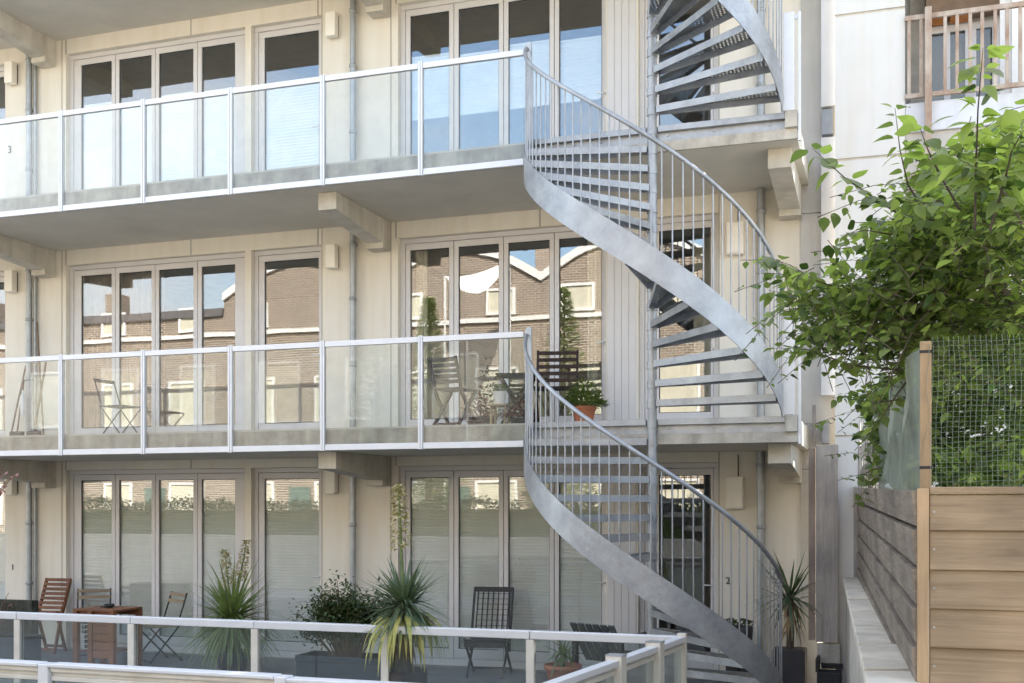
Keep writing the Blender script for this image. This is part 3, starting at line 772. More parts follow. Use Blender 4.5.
# ================================================================== WOODEN FENCE
NC = PD(917, 488, 4.8); FC = PD(858.5, 486.5, 12.0); 
fe = thing('wooden_fence', 'wooden board fence, honey coloured in front and weathered grey along its side', 'fence', (NC.x, NC.y, 0))
dirF = (FC-NC); nb_ = 13
m_ = MB(); bw = .1665
sn_ = Vector((-dirF.y, dirF.x, 0)).normalized()*1.0     # towards the left side
if sn_.x > 0: sn_ = -sn_
for i in range(nb_):
    zt0 = NC.z-.012-bw*i; zb0 = zt0-bw+.016
    zt1 = FC.z-.012-bw*i*1.02; zb1 = zt1-bw+.016
    if zb0 < -.1: break
    o1 = sn_*.022; o0 = sn_*.006
    A = [NC+o0, FC+o0]
    def V(p, z): return Vector((p.x, p.y, z))
    vs = [V(NC+o1, zt0), V(FC+o1, zt1), V(FC+o0, zb1), V(NC+o0, zb0), V(NC-sn_*.02, zt0), V(FC-sn_*.02, zt1), V(FC-sn_*.02, zb1), V(NC-sn_*.02, zb0)]
    m_.add(vs, [(0, 1, 2, 3), (7, 6, 5, 4), (0, 4, 5, 1), (1, 5, 6, 2), (2, 6, 7, 3), (3, 7, 4, 0)])
m_.build('side_board', M_GREYW, fe, bevel=.003)
m_ = MB(); quadprism(m_, NC-sn_*.022, FC-sn_*.022, FC-sn_*.03, NC-sn_*.03, 0, NC.z-.03); m_.build('dark_gap_sheet', M_DKWOOD, fe)  # dark sheet added behind the boards so bright gaps read as shade
m_ = MB()
m_.box(FC.x-.05, FC.x+.03, FC.y-.03, FC.y+.05, 0, FC.z); m_.build('inner_post', M_GREYZ, fe)
for f in (.28, .52, .76, .985): 
    p = NC.lerp(FC, f)-sn_*.07; m_ = MB(); m_.box(p.x-.04, p.x+.04, p.y-.04, p.y+.04, 0, NC.z-.1); m_.build('inner_post', M_GREYZ, fe)
x0 = XY(917, NC.y); cpx = x0
MB().box(cpx, XY(929, NC.y), NC.y-.022, NC.y+.045, 0, NC.z-.002).build('corner_post', M_FENCEZ, fe, bevel=.004)
ed = [NC.z-.03, ZY(960, 530.5, NC.y), ZY(960, 570, NC.y), ZY(960, 609, NC.y), ZY(960, 648, NC.y)]
bw = ed[3]-ed[4]
while ed[-1] > .05: ed.append(ed[-1]-bw)
xb0 = XY(929, NC.y)+.002
for i in range(len(ed)-1):
    zt, zb = ed[i], ed[i+1]+.006
    y = NC.y
    b = MB().prism([(y+.022, zt), (y-.004, zt), (y-.018, zb+.0), (y-.018, zb-.006), (y+.022, zb-.006)], 'x', xb0, 2.9)
    bo = b.build('front_board', M_FENCE, fe, bevel=.003)
    sc_ = MB()
    for q in (XY(934, y),): sc_.tube([(q, y-.01, (zt+zb)/2), (q, y-.019, (zt+zb)/2)], .005, 8)
    sc_.build('screw', M_PIPE, bo)
MB().box(xb0, 2.9, NC.y-.012, NC.y+.04, ed[0]+.002, NC.z+.004).build('cap_rail', M_FENCE, fe, bevel=.004)

# upper post with wire mesh
yp = NC.y+.05
zpt = ZY(926, 341, yp); 
up = thing('mesh_screen', 'green wire mesh screen on a pale wooden post above the fence', 'screen', (XY(926, yp), yp, NC.z))
MB().box(XY(920, yp), XY(931.5, yp), yp, yp+.055, NC.z-.4, zpt).build('post', M_FENCEZ, up, bevel=.004)
MB().box(XY(920, yp)-.001, XY(931.5, yp)+.001, yp-.001, yp+.056, ZY(926, 353, yp), ZY(926, 350, yp)).box(XY(920, yp)-.001, XY(931.5, yp)+.001, yp-.001, yp+.056, ZY(926, 469, yp), ZY(926, 466, yp)).build('cable_tie', M_DARK, up)
m_ = MB(); x = XY(932, yp); pitch = .0215; zz0 = NC.z+.002; zz1 = ZY(960, 336, yp); yy = yp-.004; r_ = .0007; i = 0
def wv_(x, z): return .012*noise.noise(Vector((x*3, z*3, 0)))+.004*noise.noise(Vector((x*14, z*14, 5)))
while x < 1.5:
    pts = [(x+wv_(x+9, zz0+(zz1-zz0)*j/12), yy+wv_(x, zz0+(zz1-zz0)*j/12)*1.2, zz0+(zz1-zz0)*j/12) for j in range(13)]
    m_.tube(pts, r_, 4, False); x += pitch
z = zz0
xe = x
while z < zz1:
    pts = [(XY(932, yp)+(xe-XY(932, yp))*j/20, yy-.002, z) for j in range(21)]
    pts = [(p[0], p[1]+wv_(p[0], z)*1.2, z+wv_(p[0], z+9)) for p in pts]
    m_.tube(pts, r_, 4, False); z += pitch
m_.build('wire_mesh', M_WIRE, up)
# loose mesh sheet along the side fence
m_ = MB(); vs = []; na = 26; nb2 = 14
s0 = NC+Vector((0, .03, 0)); s1 = NC.lerp(FC, .62)
for i in range(na+1):
    a = i/na; p = s0.lerp(s1, a); ztop = 2.08+(.62-.32*a*a)*1.0*(1 if a < .9 else .9)
    for j in range(nb2+1):
        b = j/nb2; off = .03*math.sin(a*23+b*2)*(b) + .03*noise.noise(Vector((a*6, b*3, 0)))
        vs.append(p-sn_*(.02+off)+Vector((0, 0, -.02+(ztop-2.06)*b)))
m_.add(vs, [(i*(nb2+1)+j, (i+1)*(nb2+1)+j, (i+1)*(nb2+1)+j+1, i*(nb2+1)+j+1) for i in range(na) for j in range(nb2)], True)
o = m_.build('mesh_sheet', M_SHEET); meta(o, 'milky fine mesh sheet hanging along the top of the grey side fence', 'sheet')
t = None
m_ = MB(); vs = []; a0 = PD(859, 487, 11.6); a1 = PD(882, 487, 8.0); n = 60
for i in range(n+1):
    p = a0.lerp(a1, i/n); w_ = .03*math.sin(i*.9); zt = (ZY(862, 418, 11.5) if i % 12 < 10 else ZY(862, 424, 11.5))-i/n*.12
    vs += [(p.x+w_, p.y, p.z-.1), (p.x+w_, p.y, zt)]
m_.add(vs, [(2*i, 2*i+2, 2*i+3, 2*i+1) for i in range(n)], True)
o = m_.build('plastic_panel', M_CLEAR); meta(o, 'clear corrugated plastic panels on the far end of the grey side fence', 'panel')

# ================================================================== GROUND RAILINGS
Y1 = 8.10
zr = CZ-.93
xc = XY(682, Y1)
pxs = [682, 531, 386, 256, 132.7, 19]
xs1_ = [XY(p, Y1) for p in pxs]; xs1_ += [xs1_[-1]-1.19, xs1_[-1]-2.38]
t = thing('terrace_railing', 'glass railing with a flat white top rail along the terrace of chairs', 'railing', (xs1_[2], Y1, 0), 0, 'glass railings round the ground terrace')
m_ = MB()
for i in range(len(xs1_)-1): m_.box(xs1_[i+1]+.003, xs1_[i]-.003, Y1-.035, Y1+.035, zr-.062, zr)
m_.build('top_rail', M_RAIL, t, bevel=.006)
for i, x in enumerate(xs1_):
    wd = .032
    MB().box(x-wd, x+wd, Y1-.03, Y1+.03, 0.004, zr-.064 if i else zr+.02).build('post', M_RAILC, t, bevel=.004)
for i in range(len(xs1_)-1):
    MB().box(xs1_[i+1]+.035, xs1_[i]-.035, Y1-.005, Y1+.005, .1, zr-.064).build('glass_panel', M_GLASSL, t)
# return railing towards the street
C1 = Vector((xc, Y1, 0)); E1 = PD(548, 683, 5.96); E1.z = 0
dr = (E1-C1); Ld = dr.length; dr.normalize()
t = thing('return_railing', 'glass railing with wide cream posts coming forward from the terrace corner', 'railing', (C1.x, C1.y, 0), 0, 'glass railings round the ground terrace')
def on(s): return C1+dr*s
m_ = MB()
def postat(px):   # distance along the return line whose image column is px
    lo, hi = 0, Ld*1.4
    for _ in range(40):
        m = (lo+hi)/2; p = on(m); u = p.x*CS+p.y*SN; d = dep(p.x, p.y)
        if 512+F*u/d > px: lo = m
        else: hi = m
    return lo
s1 = postat(655); s2 = postat(616)
nrm = Vector((-dr.y, dr.x, 0))
for a, b in ((.04, s1-.05), (s1+.05, s2-.05), (s2+.05, Ld*1.3)):
    A = on(a); B = on(b)
    m_.bar(A+Vector((0, 0, zr-.02)), B+Vector((0, 0, zr-.02)), .07, .04)
m_.build('top_rail', M_RAIL, t, bevel=.005)
m_ = MB()
for a, b in ((.04, s1-.05), (s1+.05, s2-.05), (s2+.05, Ld*1.3)):
    m_.bar(on(a)+Vector((0, 0, zr-.075)), on(b)+Vector((0, 0, zr-.075)), .035, .03)
m_.build('glazing_clip', M_RAILC, t, bevel=.004)
for s_ in (s1, s2, Ld*1.3+.04):
    p = on(s_); MB().bar(p+Vector((0, 0, .004)), p+Vector((0, 0, zr+.022)), .105, .095, up=tuple(dr)).build('post', M_RAILC, t, bevel=.004)
    MB().bar(p+Vector((0, 0, zr+.0225)), p+Vector((0, 0, zr+.030)), .108, .098, up=tuple(dr)).build('post_cap', M_PIPE, t)
for a, b in ((.04, s1-.05), (s1+.05, s2-.05), (s2+.05, Ld*1.3)):
    m_ = MB(); m_.bar(on(a)+Vector((0, 0, (zr-.09+.1)/2)), on(b)+Vector((0, 0, (zr-.09+.1)/2)), .01, zr-.19); m_.build('glass_panel', M_GLASSL, t)
# front railing, nearer the camera
Y2 = 5.60; z_ = CZ-(669-507)/F*dep(XY(170, Y2), Y2)+.0
t = thing('front_railing', 'nearest glass railing with a wide white rail along the bottom of the view', 'railing', (XY(200, Y2), Y2, 0), 0, 'glass railings round the ground terrace')
xs2 = [XY(p, Y2) for p in (284, 48)]; dx = xs2[0]-xs2[1]
xs2 = [on(Ld*1.06).x-.06, xs2[0], xs2[1], xs2[1]-dx, xs2[1]-2*dx]
m_ = MB(); m2 = MB()
for i in range(len(xs2)-1):
    a, b = xs2[i+1]+.04, xs2[i]-.04
    zz = z_ if i else z_-.012
    m_.box(a, b, Y2-.05, Y2+.05, zz-.022, zz); m2.box(a, b, Y2-.03, Y2+.03, zz-.052, zz-.023); m2.box(a, b, Y2-.022, Y2+.022, zz-.105, zz-.078)
    m2.box(a, b, Y2-.01, Y2+.01, zz-.079, zz-.051)
m_.build('top_rail', M_RAIL, t, bevel=.005); m2.build('glazing_channel', M_RAILC, t, bevel=.004)
for x in xs2[1:]:
    MB().box(x-.037, x+.037, Y2-.048, Y2+.045, .004, z_-.004).build('post', M_RAIL, t, bevel=.006)
for i in range(len(xs2)-1):
    MB().box(xs2[i+1]+.04, xs2[i]-.04, Y2-.005, Y2+.005, .1, z_-.106).build('glass_panel', M_GLASSL, t)

# ================================================================== FURNITURE
def base(px, py, z=0.0):
    d = (CZ-z)*F/(py-HZ); p = PD(px, py, d); p.z = z; return p
def folding_chair(name, label, cat, loc, rz, mslat, mleg, w=.42, seat=.45, back=.88, lean=.14, nb=3, ns=6, legr=.011, depth=.40, group=None, sq=False):
    t = thing(name, label, cat, loc, rz, group)
    hw = w/2
    def B(a, b, th):
        m = MB(); (m.bar(a, b, th*1.6, th*2.4) if sq else m.tube([a, b], th, 7)); return m
    for s in (-1, 1):
        x = s*hw
        B((x, -.22, 0), (x, .20, seat+.02), legr).build('leg', mleg, t, True)
        B((x*.93, .24, 0), (x*.93, -.20, seat), legr).build('leg', mleg, t, True)
        B((x, .16, seat), (x, .16+lean, back), legr).build('back_post', mleg, t, True)
    m = MB(); m.bar((-hw, -.22, .03), (hw, -.22, .03), legr*1.6, legr*1.6); m.bar((-hw*.93, .22, .05), (hw*.93, .22, .05), legr*1.6, legr*1.6)
    m.build('stretcher', mleg, t, True)
    m = MB()
    for i in range(ns):
        y = -depth/2+depth*(i+.5)/ns; m.box(-hw-.01, hw+.01, y-depth/ns*.4, y+depth/ns*.4, seat, seat+.016)
    m.build('seat', mslat, t, True, bevel=.003)
    m = MB()
    for i in range(nb):
        f = 1-i*(.13*3/nb if nb < 4 else .17); zc_ = seat+(back-seat)*f-.03; y = .16+lean*(zc_-seat)/(back-seat)-.015
        m.box(-hw, hw, y-.006, y+.008, zc_-.022, zc_+.022)
    m.build('backrest', mslat, t, True, bevel=.003)
    return t
# ground storey
p = base(55, 654)
t = thing('deck_chair', 'tall orange wooden slatted lounge chair folded upright against the wall', 'chair', (p.x-.19, 12.72, 0), R(4)); t.scale = (.95, .95, .95)
for s in (-1, 1):
    x = s*.20
    MB().bar((x, -.16, 0), (x, .02, .62), .028, .05).build('leg', M_ORWOOD, t, True, bevel=.004)
    MB().bar((x*.8, .16, .0), (x*.8+.0, -.06, .60), .028, .045).build('leg', M_ORWOOD, t, True, bevel=.004)
    MB().bar((x, -.02, .45), (x, .22, 1.06), .028, .05).build('side_rail', M_ORWOOD, t, True, bevel=.004)
m = MB()
for i in range(9):
    f = i/8; q0 = Vector((0, -.045, .52)).lerp(Vector((0, .195, 1.04)), f); m.bar((-.2, q0.y, q0.z), (.2, q0.y, q0.z), .045, .014, up=(0, -.9, .35))
m.build('slatted_back', M_ORWOOD, t, True, bevel=.003)
MB().bar((-.2, -.15, .06), (.2, -.15, .06), .03, .04).bar((-.17, .13, .08), (.17, .13, .08), .03, .04).build('crossbar', M_ORWOOD, t, True)
p = base(88, 656)
folding_chair('bistro_chair', 'folding bistro chair with pale slats half hidden left behind the bar table', 'chair', (p.x, p.y+.1, 0), R(35), M_PALE, M_DARK, group='pale slat folding bistro chairs', nb=2, ns=5)
p = base(158, 661)
folding_chair('bistro_chair', 'folding bistro chair with pale slats right of the bar table', 'chair', (p.x, p.y, 0), R(-28), M_PALE, M_DARK, group='pale slat folding bistro chairs', nb=2, ns=5)
# bar table
p = base(108, 668); t = thing('wooden_table', 'small orange hardwood table with folded drop leaf between two bistro chairs', 'table', (p.x, p.y, 0), R(-2))
m = MB()
for i in range(6): m.box(-.31, .31, -.27+.09*i, -.27+.09*i+.084, .725, .75)
m.box(-.29, .29, -.235, -.215, .65, .724).box(-.29, .29, .215, .235, .65, .724)
m.build('tabletop', M_ORWOOD, t, True, bevel=.003)
for x in (-.275, -.05, .275):
    for y in (-.24, .24):
        if x == -.05 and y > 0: continue
        MB().box(x-.032, x+.032, y-.032, y+.032, 0, .724).build('leg', M_ORWOOD, t, True, bevel=.003)
m = MB()
for i in range(5): m.box(-.01, .235, -.262, -.243, .16+.10*i, .252+.10*i)
m.build('drop_leaf', M_ORWOOD, t, True, bevel=.003)
MB().box(-.24, .24, -.2, .2, .22, .24).build('shelf', M_ORWOOD, t, True)
tb = t
t = thing('bottle_rack', 'small dark rack of bottles on the shelf under the orange table', 'rack', (p.x-.16, p.y-.05, .2405))
m = MB()
for i in range(6):
    for a in (0, 1): m.bar((-.11, -.12+.2*a, .0+.06*i), (.11, -.12+.2*a, .03+.06*i), .006, .01)
m.build('rack_wires', M_WPLAS, t, True)
MB().box(-.12, .12, -.04, .04, .0, .38).build('rack_body', M_DARK, t, True)
t = thing('small_dish', 'small dark dish on top of the orange table', 'dish', (p.x+.02, p.y, .7505))
MB().lathe((0, 0, 0), [(.03, 0), (.06, .02), (.065, .045), (.055, .045), (.05, .02)], 14).build('bowl', M_DARK, t, True)
MB().box(-.12, -.03, -.02, .05, .0, .012).build('cloth_piece', M_DARK, t, True)
# black folding chair
p = base(488, 676); 
t = thing('black_chair', 'black slatted folding chair facing out before the pale blinds', 'chair', (p.x, p.y, 0), R(8))
hw = .235
for s in (-1, 1):
    x = s*hw
    MB().bar((x, .30, 0), (x, -.24, .46), .022, .035).build('leg', M_BLACKW, t, True, bevel=.003)
    MB().bar((x*.9, -.22, 0), (x*.9, .22, .42), .022, .035).build('leg', M_BLACKW, t, True, bevel=.003)
    MB().bar((x, .10, .28), (x, .36, 1.02), .022, .04).build('back_post', M_BLACKW, t, True, bevel=.003)
m = MB()
for i in range(7):
    x = -.19+i*.38/6; m.bar((x, .16, .42), (x, .355, .97), .012, .03, up=(0, -1, .3))
for i in range(9):
    f = i/8; m.bar((-.2, .17+.18*f, .45+.5*f), (.2, .17+.18*f, .45+.5*f), .006, .006)
m.bar((-hw, .365, 1.0), (hw, .365, 1.0), .03, .06); m.bar((-hw, .165, .42), (hw, .165, .42), .02, .03)
m.build('backrest', M_BLACKW, t, True, bevel=.002)
m = MB()
for i in range(7):
    y = -.26+i*.065; m.box(-hw, hw, y, y+.045, .445-.012*i, .46-.012*i)
m.build('seat', M_BLACKW, t, True, bevel=.002)
MB().bar((-hw, -.25, .40), (hw, -.25, .40), .03, .07).bar((-hw, .24, .06), (hw, .24, .06), .02, .03).build('stretcher', M_BLACKW, t, True)
# charcoal lounge chair
p = base(588, 688); t = thing('lounge_chair', 'dark grey slatted lounge chair seen from behind beside the terracotta pot', 'chair', (p.x+.22, p.y+.25, 0), R(160))
for s in (-1, 1):
    x = s*.30
    MB().box(x-.03, x+.03, -.33, -.27, 0, .56).build('leg', M_BLACKW, t, True, bevel=.004)
    MB().box(x-.03, x+.03, .27, .33, 0, .56).build('leg', M_BLACKW, t, True, bevel=.004)
    MB().box(x-.055, x+.055, -.42, .36, .565, .595).build('armrest', M_BLACKW, t, True, bevel=.006)
m = MB()
for i in range(6): m.bar((-.25+.1*i, .10, .28), (-.25+.1*i, .42, .72), .08, .02, up=(0, -1, .4))
m.build('backrest', mat('slate_plastic', (.10, .115, .12), .5), t, True, bevel=.004)
m = MB()
for i in range(6): m.box(-.26, .26, -.33+.075*i, -.27+.075*i, .34-.012*i, .36-.012*i)
m.build('seat', M_BLACKW, t, True, bevel=.003)
t = thing('floor_saucer', 'pale round tray on the terrace beside the dark lounge chair', 'tray', tuple(base(600, 672)))
MB().lathe((0, 0, 0), [(.14, 0), (.15, .02), (.145, .022), (.13, .008)], 18).build('dish', M_WPLAS, t, True)

# plants ---------------------------------------------------------------
def yucca(name, label, loc, zb, n, L, W, m, droop=.5, trunk=.0, spread=1.0, dead=0, spikes=(), pot=None, cat='plant', yellow=0, rz=0, tr=.06, drop_n=0):
    t = thing(name, label, cat, loc, rz)
    b = MB(); b.leafy = True; c = Vector((0, 0, zb))
    for i in range(n):
        a = random.uniform(0, 2*PI); e = random.uniform(-.6, 1.15)
        d = Vector((math.cos(a)*math.cos(e)*spread, math.sin(a)*math.cos(e)*spread, math.sin(e)))
        b.blade(c+d*.02+Vector((0, 0, random.uniform(-.08, .05))), d, L*random.uniform(.5, 1.12), W*random.uniform(.75, 1.2), droop*random.uniform(.15, 2.0)*(1.3-math.sin(max(e, 0))))
    b.build('foliage', m, t, True)
    if yellow:
        b = MB(); b.leafy = True
        for i in range(yellow):
            a = random.uniform(0, 2*PI); d = Vector((math.cos(a), math.sin(a), random.uniform(.3, .9)))
            b.blade(c+Vector((0, 0, -.10)), d, L*random.uniform(1.0, 1.5), W*1.7, 2.6*random.uniform(.8, 1.2), 8)
        b.build('arching_leaf', M_YELL, t, True)
    if dead:
        b = MB(); b.leafy = True
        for i in range(dead):
            a = random.uniform(0, 2*PI); zz = random.uniform(-.35, -.02)
            b.blade(c+Vector((math.cos(a)*tr*.8, math.sin(a)*tr*.8, zz)), Vector((math.cos(a)*.5, math.sin(a)*.5, random.uniform(-.9, .1))), L*random.uniform(.3, .6), W, 1.6)
        b.build('dry_leaf', M_DEAD, t, True)
    if zb > .05:
        z0 = pot[2] if pot else 0
        MB().tube([(0, 0, z0-.02), (.01, 0, (zb+z0)/2), (0, 0, zb)], [tr*1.1, tr*.9, tr], 10).build('trunk', M_BARK, t, True)
    for (sx, sy, h) in spikes:
        s = MB(); pts = [(sx*j/6, sy*j/6, zb+h*j/6) for j in range(7)]; s.tube(pts, [.014, .013, .012, .011, .010, .008, .004], 6)
        sp = s.build('flower_stem', M_YUC, t, True)
        f = MB(); f.leafy = True
        for i in range(280):
            q = random.uniform(.45, 1.0); p0 = Vector((sx*q, sy*q, zb+h*q)); a = random.uniform(0, 2*PI); rr = .085*(1.15-q)+.02*random.random()
            f.leaf(p0+Vector((math.cos(a), math.sin(a), .3))*rr, Vector((math.cos(a), math.sin(a), random.uniform(-.6, .9))), Vector((0, 0, 1)), .042, .028)
        f.build('blossom', M_FLOW, sp, True)
    if pot:
        r_, h_, z0, pm = pot
        if r_ > 0: MB().lathe((0, 0, 0), [(r_*.72, 0), (r_*.95, h_*.8), (r_, h_*.82), (r_*1.04, h_*.84), (r_*1.04, h_), (r_*.94, h_), (r_*.92, h_*.9)], 22).build('pot', pm, t, True)
        MB().lathe((0, 0, h_*.88), [(r_*.9, 0), (r_*.9, .005)], 18).build('soil', M_SOIL, t, True)
    return t
p = base(232, 676)
yucca('yucca_plant', 'bushy green yucca with two tall flower spikes before the single glazed door', (p.x, p.y, 0), .66, 480, .80, .036, M_YUC, .7, spikes=((-.10, 0, .83), (.14, .1, .95)), dead=34, pot=(.2, .3, .3, M_DPLANT), tr=.075)
p = PD(404, 590, 9.0)
yucca('yucca_plant', 'blue green yucca with one tall cream flower spike and yellow drooping leaves', (p.x, p.y, 0), 1.22, 320, .44, .028, M_YUCB, .25, spikes=((-.05, 0, .95),), dead=60, yellow=60, pot=(.18, .7, .7, M_DPLANT), tr=.06)
p = Vector((XY(790, 12.62), 12.62, 0))
t = yucca('yucca_plant', 'potted yucca with narrow dark leaves beside the foot of the stairs', (p.x, p.y, 0), 1.02, 85, .62, .034, M_YUCB, .25, dead=26, tr=.04, pot=(0.001, .5, .47, M_DPLANT))
MB().box(-.17, .17, -.17, .17, 0, .46).build('planter', M_DPLANT, t, True, bevel=.01)
p = base(563, 690)
t = yucca('small_palm', 'small palm in a terracotta pot beside the dark lounge chair', (p.x, p.y, 0), .42, 46, .36, .03, M_YUC, 1.0, dead=6, pot=(.2, .28, .28, M_TERRA), tr=.025)

def shrub(name, label, loc, rx, ry, rzz, zc_, n, m, ls=.045, stems=14, cat='shrub', planter=None, pm=None, twig=M_TWIG, rot=0, mixm=None):
    t = thing(name, label, cat, loc, rot)
    b = MB(); b.leafy = True; b2 = MB(); b2.leafy = True; s = MB(); z0 = planter[2] if planter else 0
    tips = []
    for i in range(stems):
        a = random.uniform(0, 2*PI); q = random.uniform(.2, 1); e = random.uniform(0, 1.3)
        tip = Vector((rx*q*math.cos(a), ry*q*math.sin(a), zc_+rzz*math.sin(e)*random.uniform(.4, 1.05)))
        st_ = Vector((tip.x*.25, tip.y*.25, z0*.9)); mid = st_.lerp(tip, .5)+Vector((random.uniform(-.04, .04), random.uniform(-.04, .04), .05))
        s.tube([st_, mid, tip], [.009, .006, .003], 5); tips.append((mid, tip))
    for i in range(n):
        mid, tip = random.choice(tips); q = random.uniform(.0, 1.1); p0 = mid.lerp(tip, q)+Vector([random.gauss(0, .055) for _ in range(3)])
        d = Vector((random.gauss(0, 1), random.gauss(0, 1), random.uniform(-.3, 1.2)))
        (b2 if (mixm and random.random() < .3) else b).leaf(p0, d, Vector((0, 0, 1)), ls*random.uniform(.7, 1.3), ls*.5)
    s.build('stem', twig, t, True); b.build('foliage', m, t, True)
    if mixm: b2.build('young_foliage', mixm, t, True)
    if planter:
        x_, y_, h_ = planter
        q = MB().box(-x_, x_, -y_, y_, 0, h_*.85); q.box(-x_-.01, x_+.01, -y_-.01, -y_+.02, h_*.851, h_); q.box(-x_-.01, x_+.01, y_-.02, y_+.01, h_*.851, h_)
        q.box(-x_-.01, -x_+.02, -y_+.021, y_-.021, h_*.851, h_); q.box(x_-.02, x_+.01, -y_+.021, y_-.021, h_*.851, h_)
        q.build('planter', pm, t, True, bevel=.006)
        MB().box(-x_+.021, x_-.021, -y_+.021, y_-.021, h_*.852, h_*.9).build('soil', M_SOIL, t, True)
    return t
p = PD(343, 655, 11.9); 
shrub('potted_shrub', 'dense dark olive shrub in a long slate grey planter under the wall lamp', (p.x, p.y+.1, 0),   .62, .30, .58, .66, 8500, M_SHRUB, .055, 80, planter=(.50, .2, .43), pm=M_PLANT, mixm=M_LEAFD)
p = PD(-12, 632, 14.0)
shrub('twiggy_shrub', 'sparse reddish twigs growing in a slate planter at the left edge', (p.x, p.y, 0), .42, .25, .45, .62, 190, mat('dull_red_leaf', (.28, .12, .10), .6, var=.2), .045, 26, planter=(.62, .22, .42), pm=M_PLANT)
o = MB().box(p.x-.62, p.x+.40, p.y+.3, p.y+.42, .0, .82).build('dark_trough', mat('moss_dark', (.05, .05, .035), .9, var=.4, scale=12, bump=.5)); meta(o, 'dark mossy box standing behind the twiggy shrub', 'box')
# dark pots beyond the stair
for px, py, r_, lab in ((733, 648, .10, 'small black pot behind the stair stringer, left of its pair'), (745, 650, .085, 'small black pot behind the stair stringer, nearest the downpipe')):
    t = thing('black_pot', lab, 'pot', (XY(px, 12.7), 12.7, 0), 0, 'small black pots behind the stair foot')
    MB().lathe((0, 0, 0), [(r_*.7, 0), (r_*1.0, .60), (r_*1.08, .62), (r_*1.08, .68), (r_*.95, .68)], 18).build('pot_body', M_DPLANT, t, True)
    b = MB(); b.leafy = True
    for i in range(60): b.leaf(Vector((random.gauss(0, .04), random.gauss(0, .04), .68+random.random()*.06)), Vector((random.gauss(0, 1), random.gauss(0, 1), .8)), Vector((0, 0, 1)), .05, .03)
    b.build('foliage', M_SHRUB, t, True)

# middle balcony -------------------------------------------------------
Z1 = FL[1]
folding_chair('folding_chair', 'dark wooden slatted folding chair standing alone left on the middle balcony', 'chair', (XY(455, 12.1), 12.1, Z1), R(172), M_DKWOOD, M_DKWOOD, w=.34, back=.80, nb=5, legr=.016, sq=True, group='dark wooden chairs on the middle balcony')
folding_chair('folding_chair', 'dark wooden slatted folding chair behind the stair handrail next to the terracotta pot', 'chair', (XY(556, 12.35), 12.35, Z1), R(12), M_DKWOOD, M_DKWOOD, w=.46, back=.93, nb=5, legr=.016, sq=True, group='dark wooden chairs on the middle balcony')
t = thing('folding_table', 'small dark wooden folding table between the two dark chairs', 'table', (XY(517, 12.5), 12.5, Z1), R(10)); t.scale = (.8, .8, .93)
m = MB()
for i in range(6): m.box(-.28, .28, -.25+.085*i, -.25+.085*i+.07, .68, .70)
m.build('tabletop', M_DKWOOD, t, True)
for s in (-1, 1):
    MB().bar((-.25, s*.2, 0), (.25, s*.2, .68), .02, .035).build('leg', M_DKWOOD, t, True); MB().bar((.25, s*.17, 0), (-.25, s*.17, .68), .02, .035).build('leg', M_DKWOOD, t, True)
t = thing('flower_pot', 'white pot with a small green plant on the middle balcony, before the dark table', 'pot', (XY(500, 11.95), 11.95, Z1+.26))
MB().lathe((0, 0, 0), [(.05, 0), (.075, .13), (.08, .14), (.07, .14)], 16).build('pot_body', M_WPLAS, t, True)
b = MB(); b.leafy = True
for i in range(90): b.leaf(Vector((random.gauss(0, .04), random.gauss(0, .04), .14+random.random()*.07)), Vector((random.gauss(0, 1), random.gauss(0, 1), .8)), Vector((0, 0, 1)), .045, .03)
b.build('foliage', M_LEAF, t, True)
t = thing('plant_stand', 'small pale stool carrying the white pot on the middle balcony', 'stand', (XY(500, 11.95), 11.95, Z1))
MB().box(-.11, .11, -.1, .1, .235, .258).build('seat', M_PALE, t, True)
for sx in (-1, 1):
    for sy in (-1, 1): MB().box(sx*.08-.012, sx*.08+.012, sy*.07-.012, sy*.07+.012, 0, .234).build('leg', M_PALE, t, True)
def bush(name, label, loc, n, rad, h, m, ls, pot=None, mixm=None):
    t = thing(name, label, 'plant', loc); b = MB(); b.leafy = True
    z0 = pot[1] if pot else .05
    for i in range(n):
        a = random.uniform(0, 2*PI); r_ = rad*math.sqrt(random.random()); zz = z0+random.random()*h*(1.05-(r_/rad)**2)
        b.leaf(Vector((r_*math.cos(a), r_*math.sin(a), zz)), Vector((math.cos(a), math.sin(a), random.uniform(-.1, 1.4))), Vector((0, 0, 1)), ls*random.uniform(.7, 1.3), ls*.42)
    b.build('foliage', m, t, True)
    if pot:
        r_, h_, pm = pot
        MB().lathe((0, 0, 0), [(r_*.7, 0), (r_*.95, h_*.78), (r_*1.05, h_*.8), (r_*1.05, h_), (r_*.92, h_)], 20).build('pot', pm, t, True)
    return t
bush('potted_plant', 'round bushy green plant in a terracotta pot on the middle balcony', (XY(584, 11.75), 11.75, Z1), 900, .23, .27, M_LEAF, .06, (.13, .19, M_TERRA))
bush('red_flower_plant', 'low red flowering plant on the middle balcony beside the first dark chair', (XY(478, 12.5), 12.5, Z1), 500, .22, .4, M_RED, .05, (.14, .14, M_DPLANT))
bush('balcony_plant', 'loose green plant in a dark pot left of the white pot', (XY(487, 12.75), 12.75, Z1), 350, .16, .7, M_SHRUB, .06, (.12, .2, M_DPLANT))
bush('red_flower_plant', 'low red flowering plant right of the white pot', (XY(520, 12.0), 12.0, Z1), 380, .2, .28, M_RED, .05, (.12, .1, M_DPLANT))
folding_chair('metal_chair', 'thin black metal folding chair before the dark curtains on the middle balcony', 'chair', (XY(121, 12.75), 12.75, Z1), R(85), M_DARK, M_DARK, w=.36, back=.84, nb=1, legr=.009)
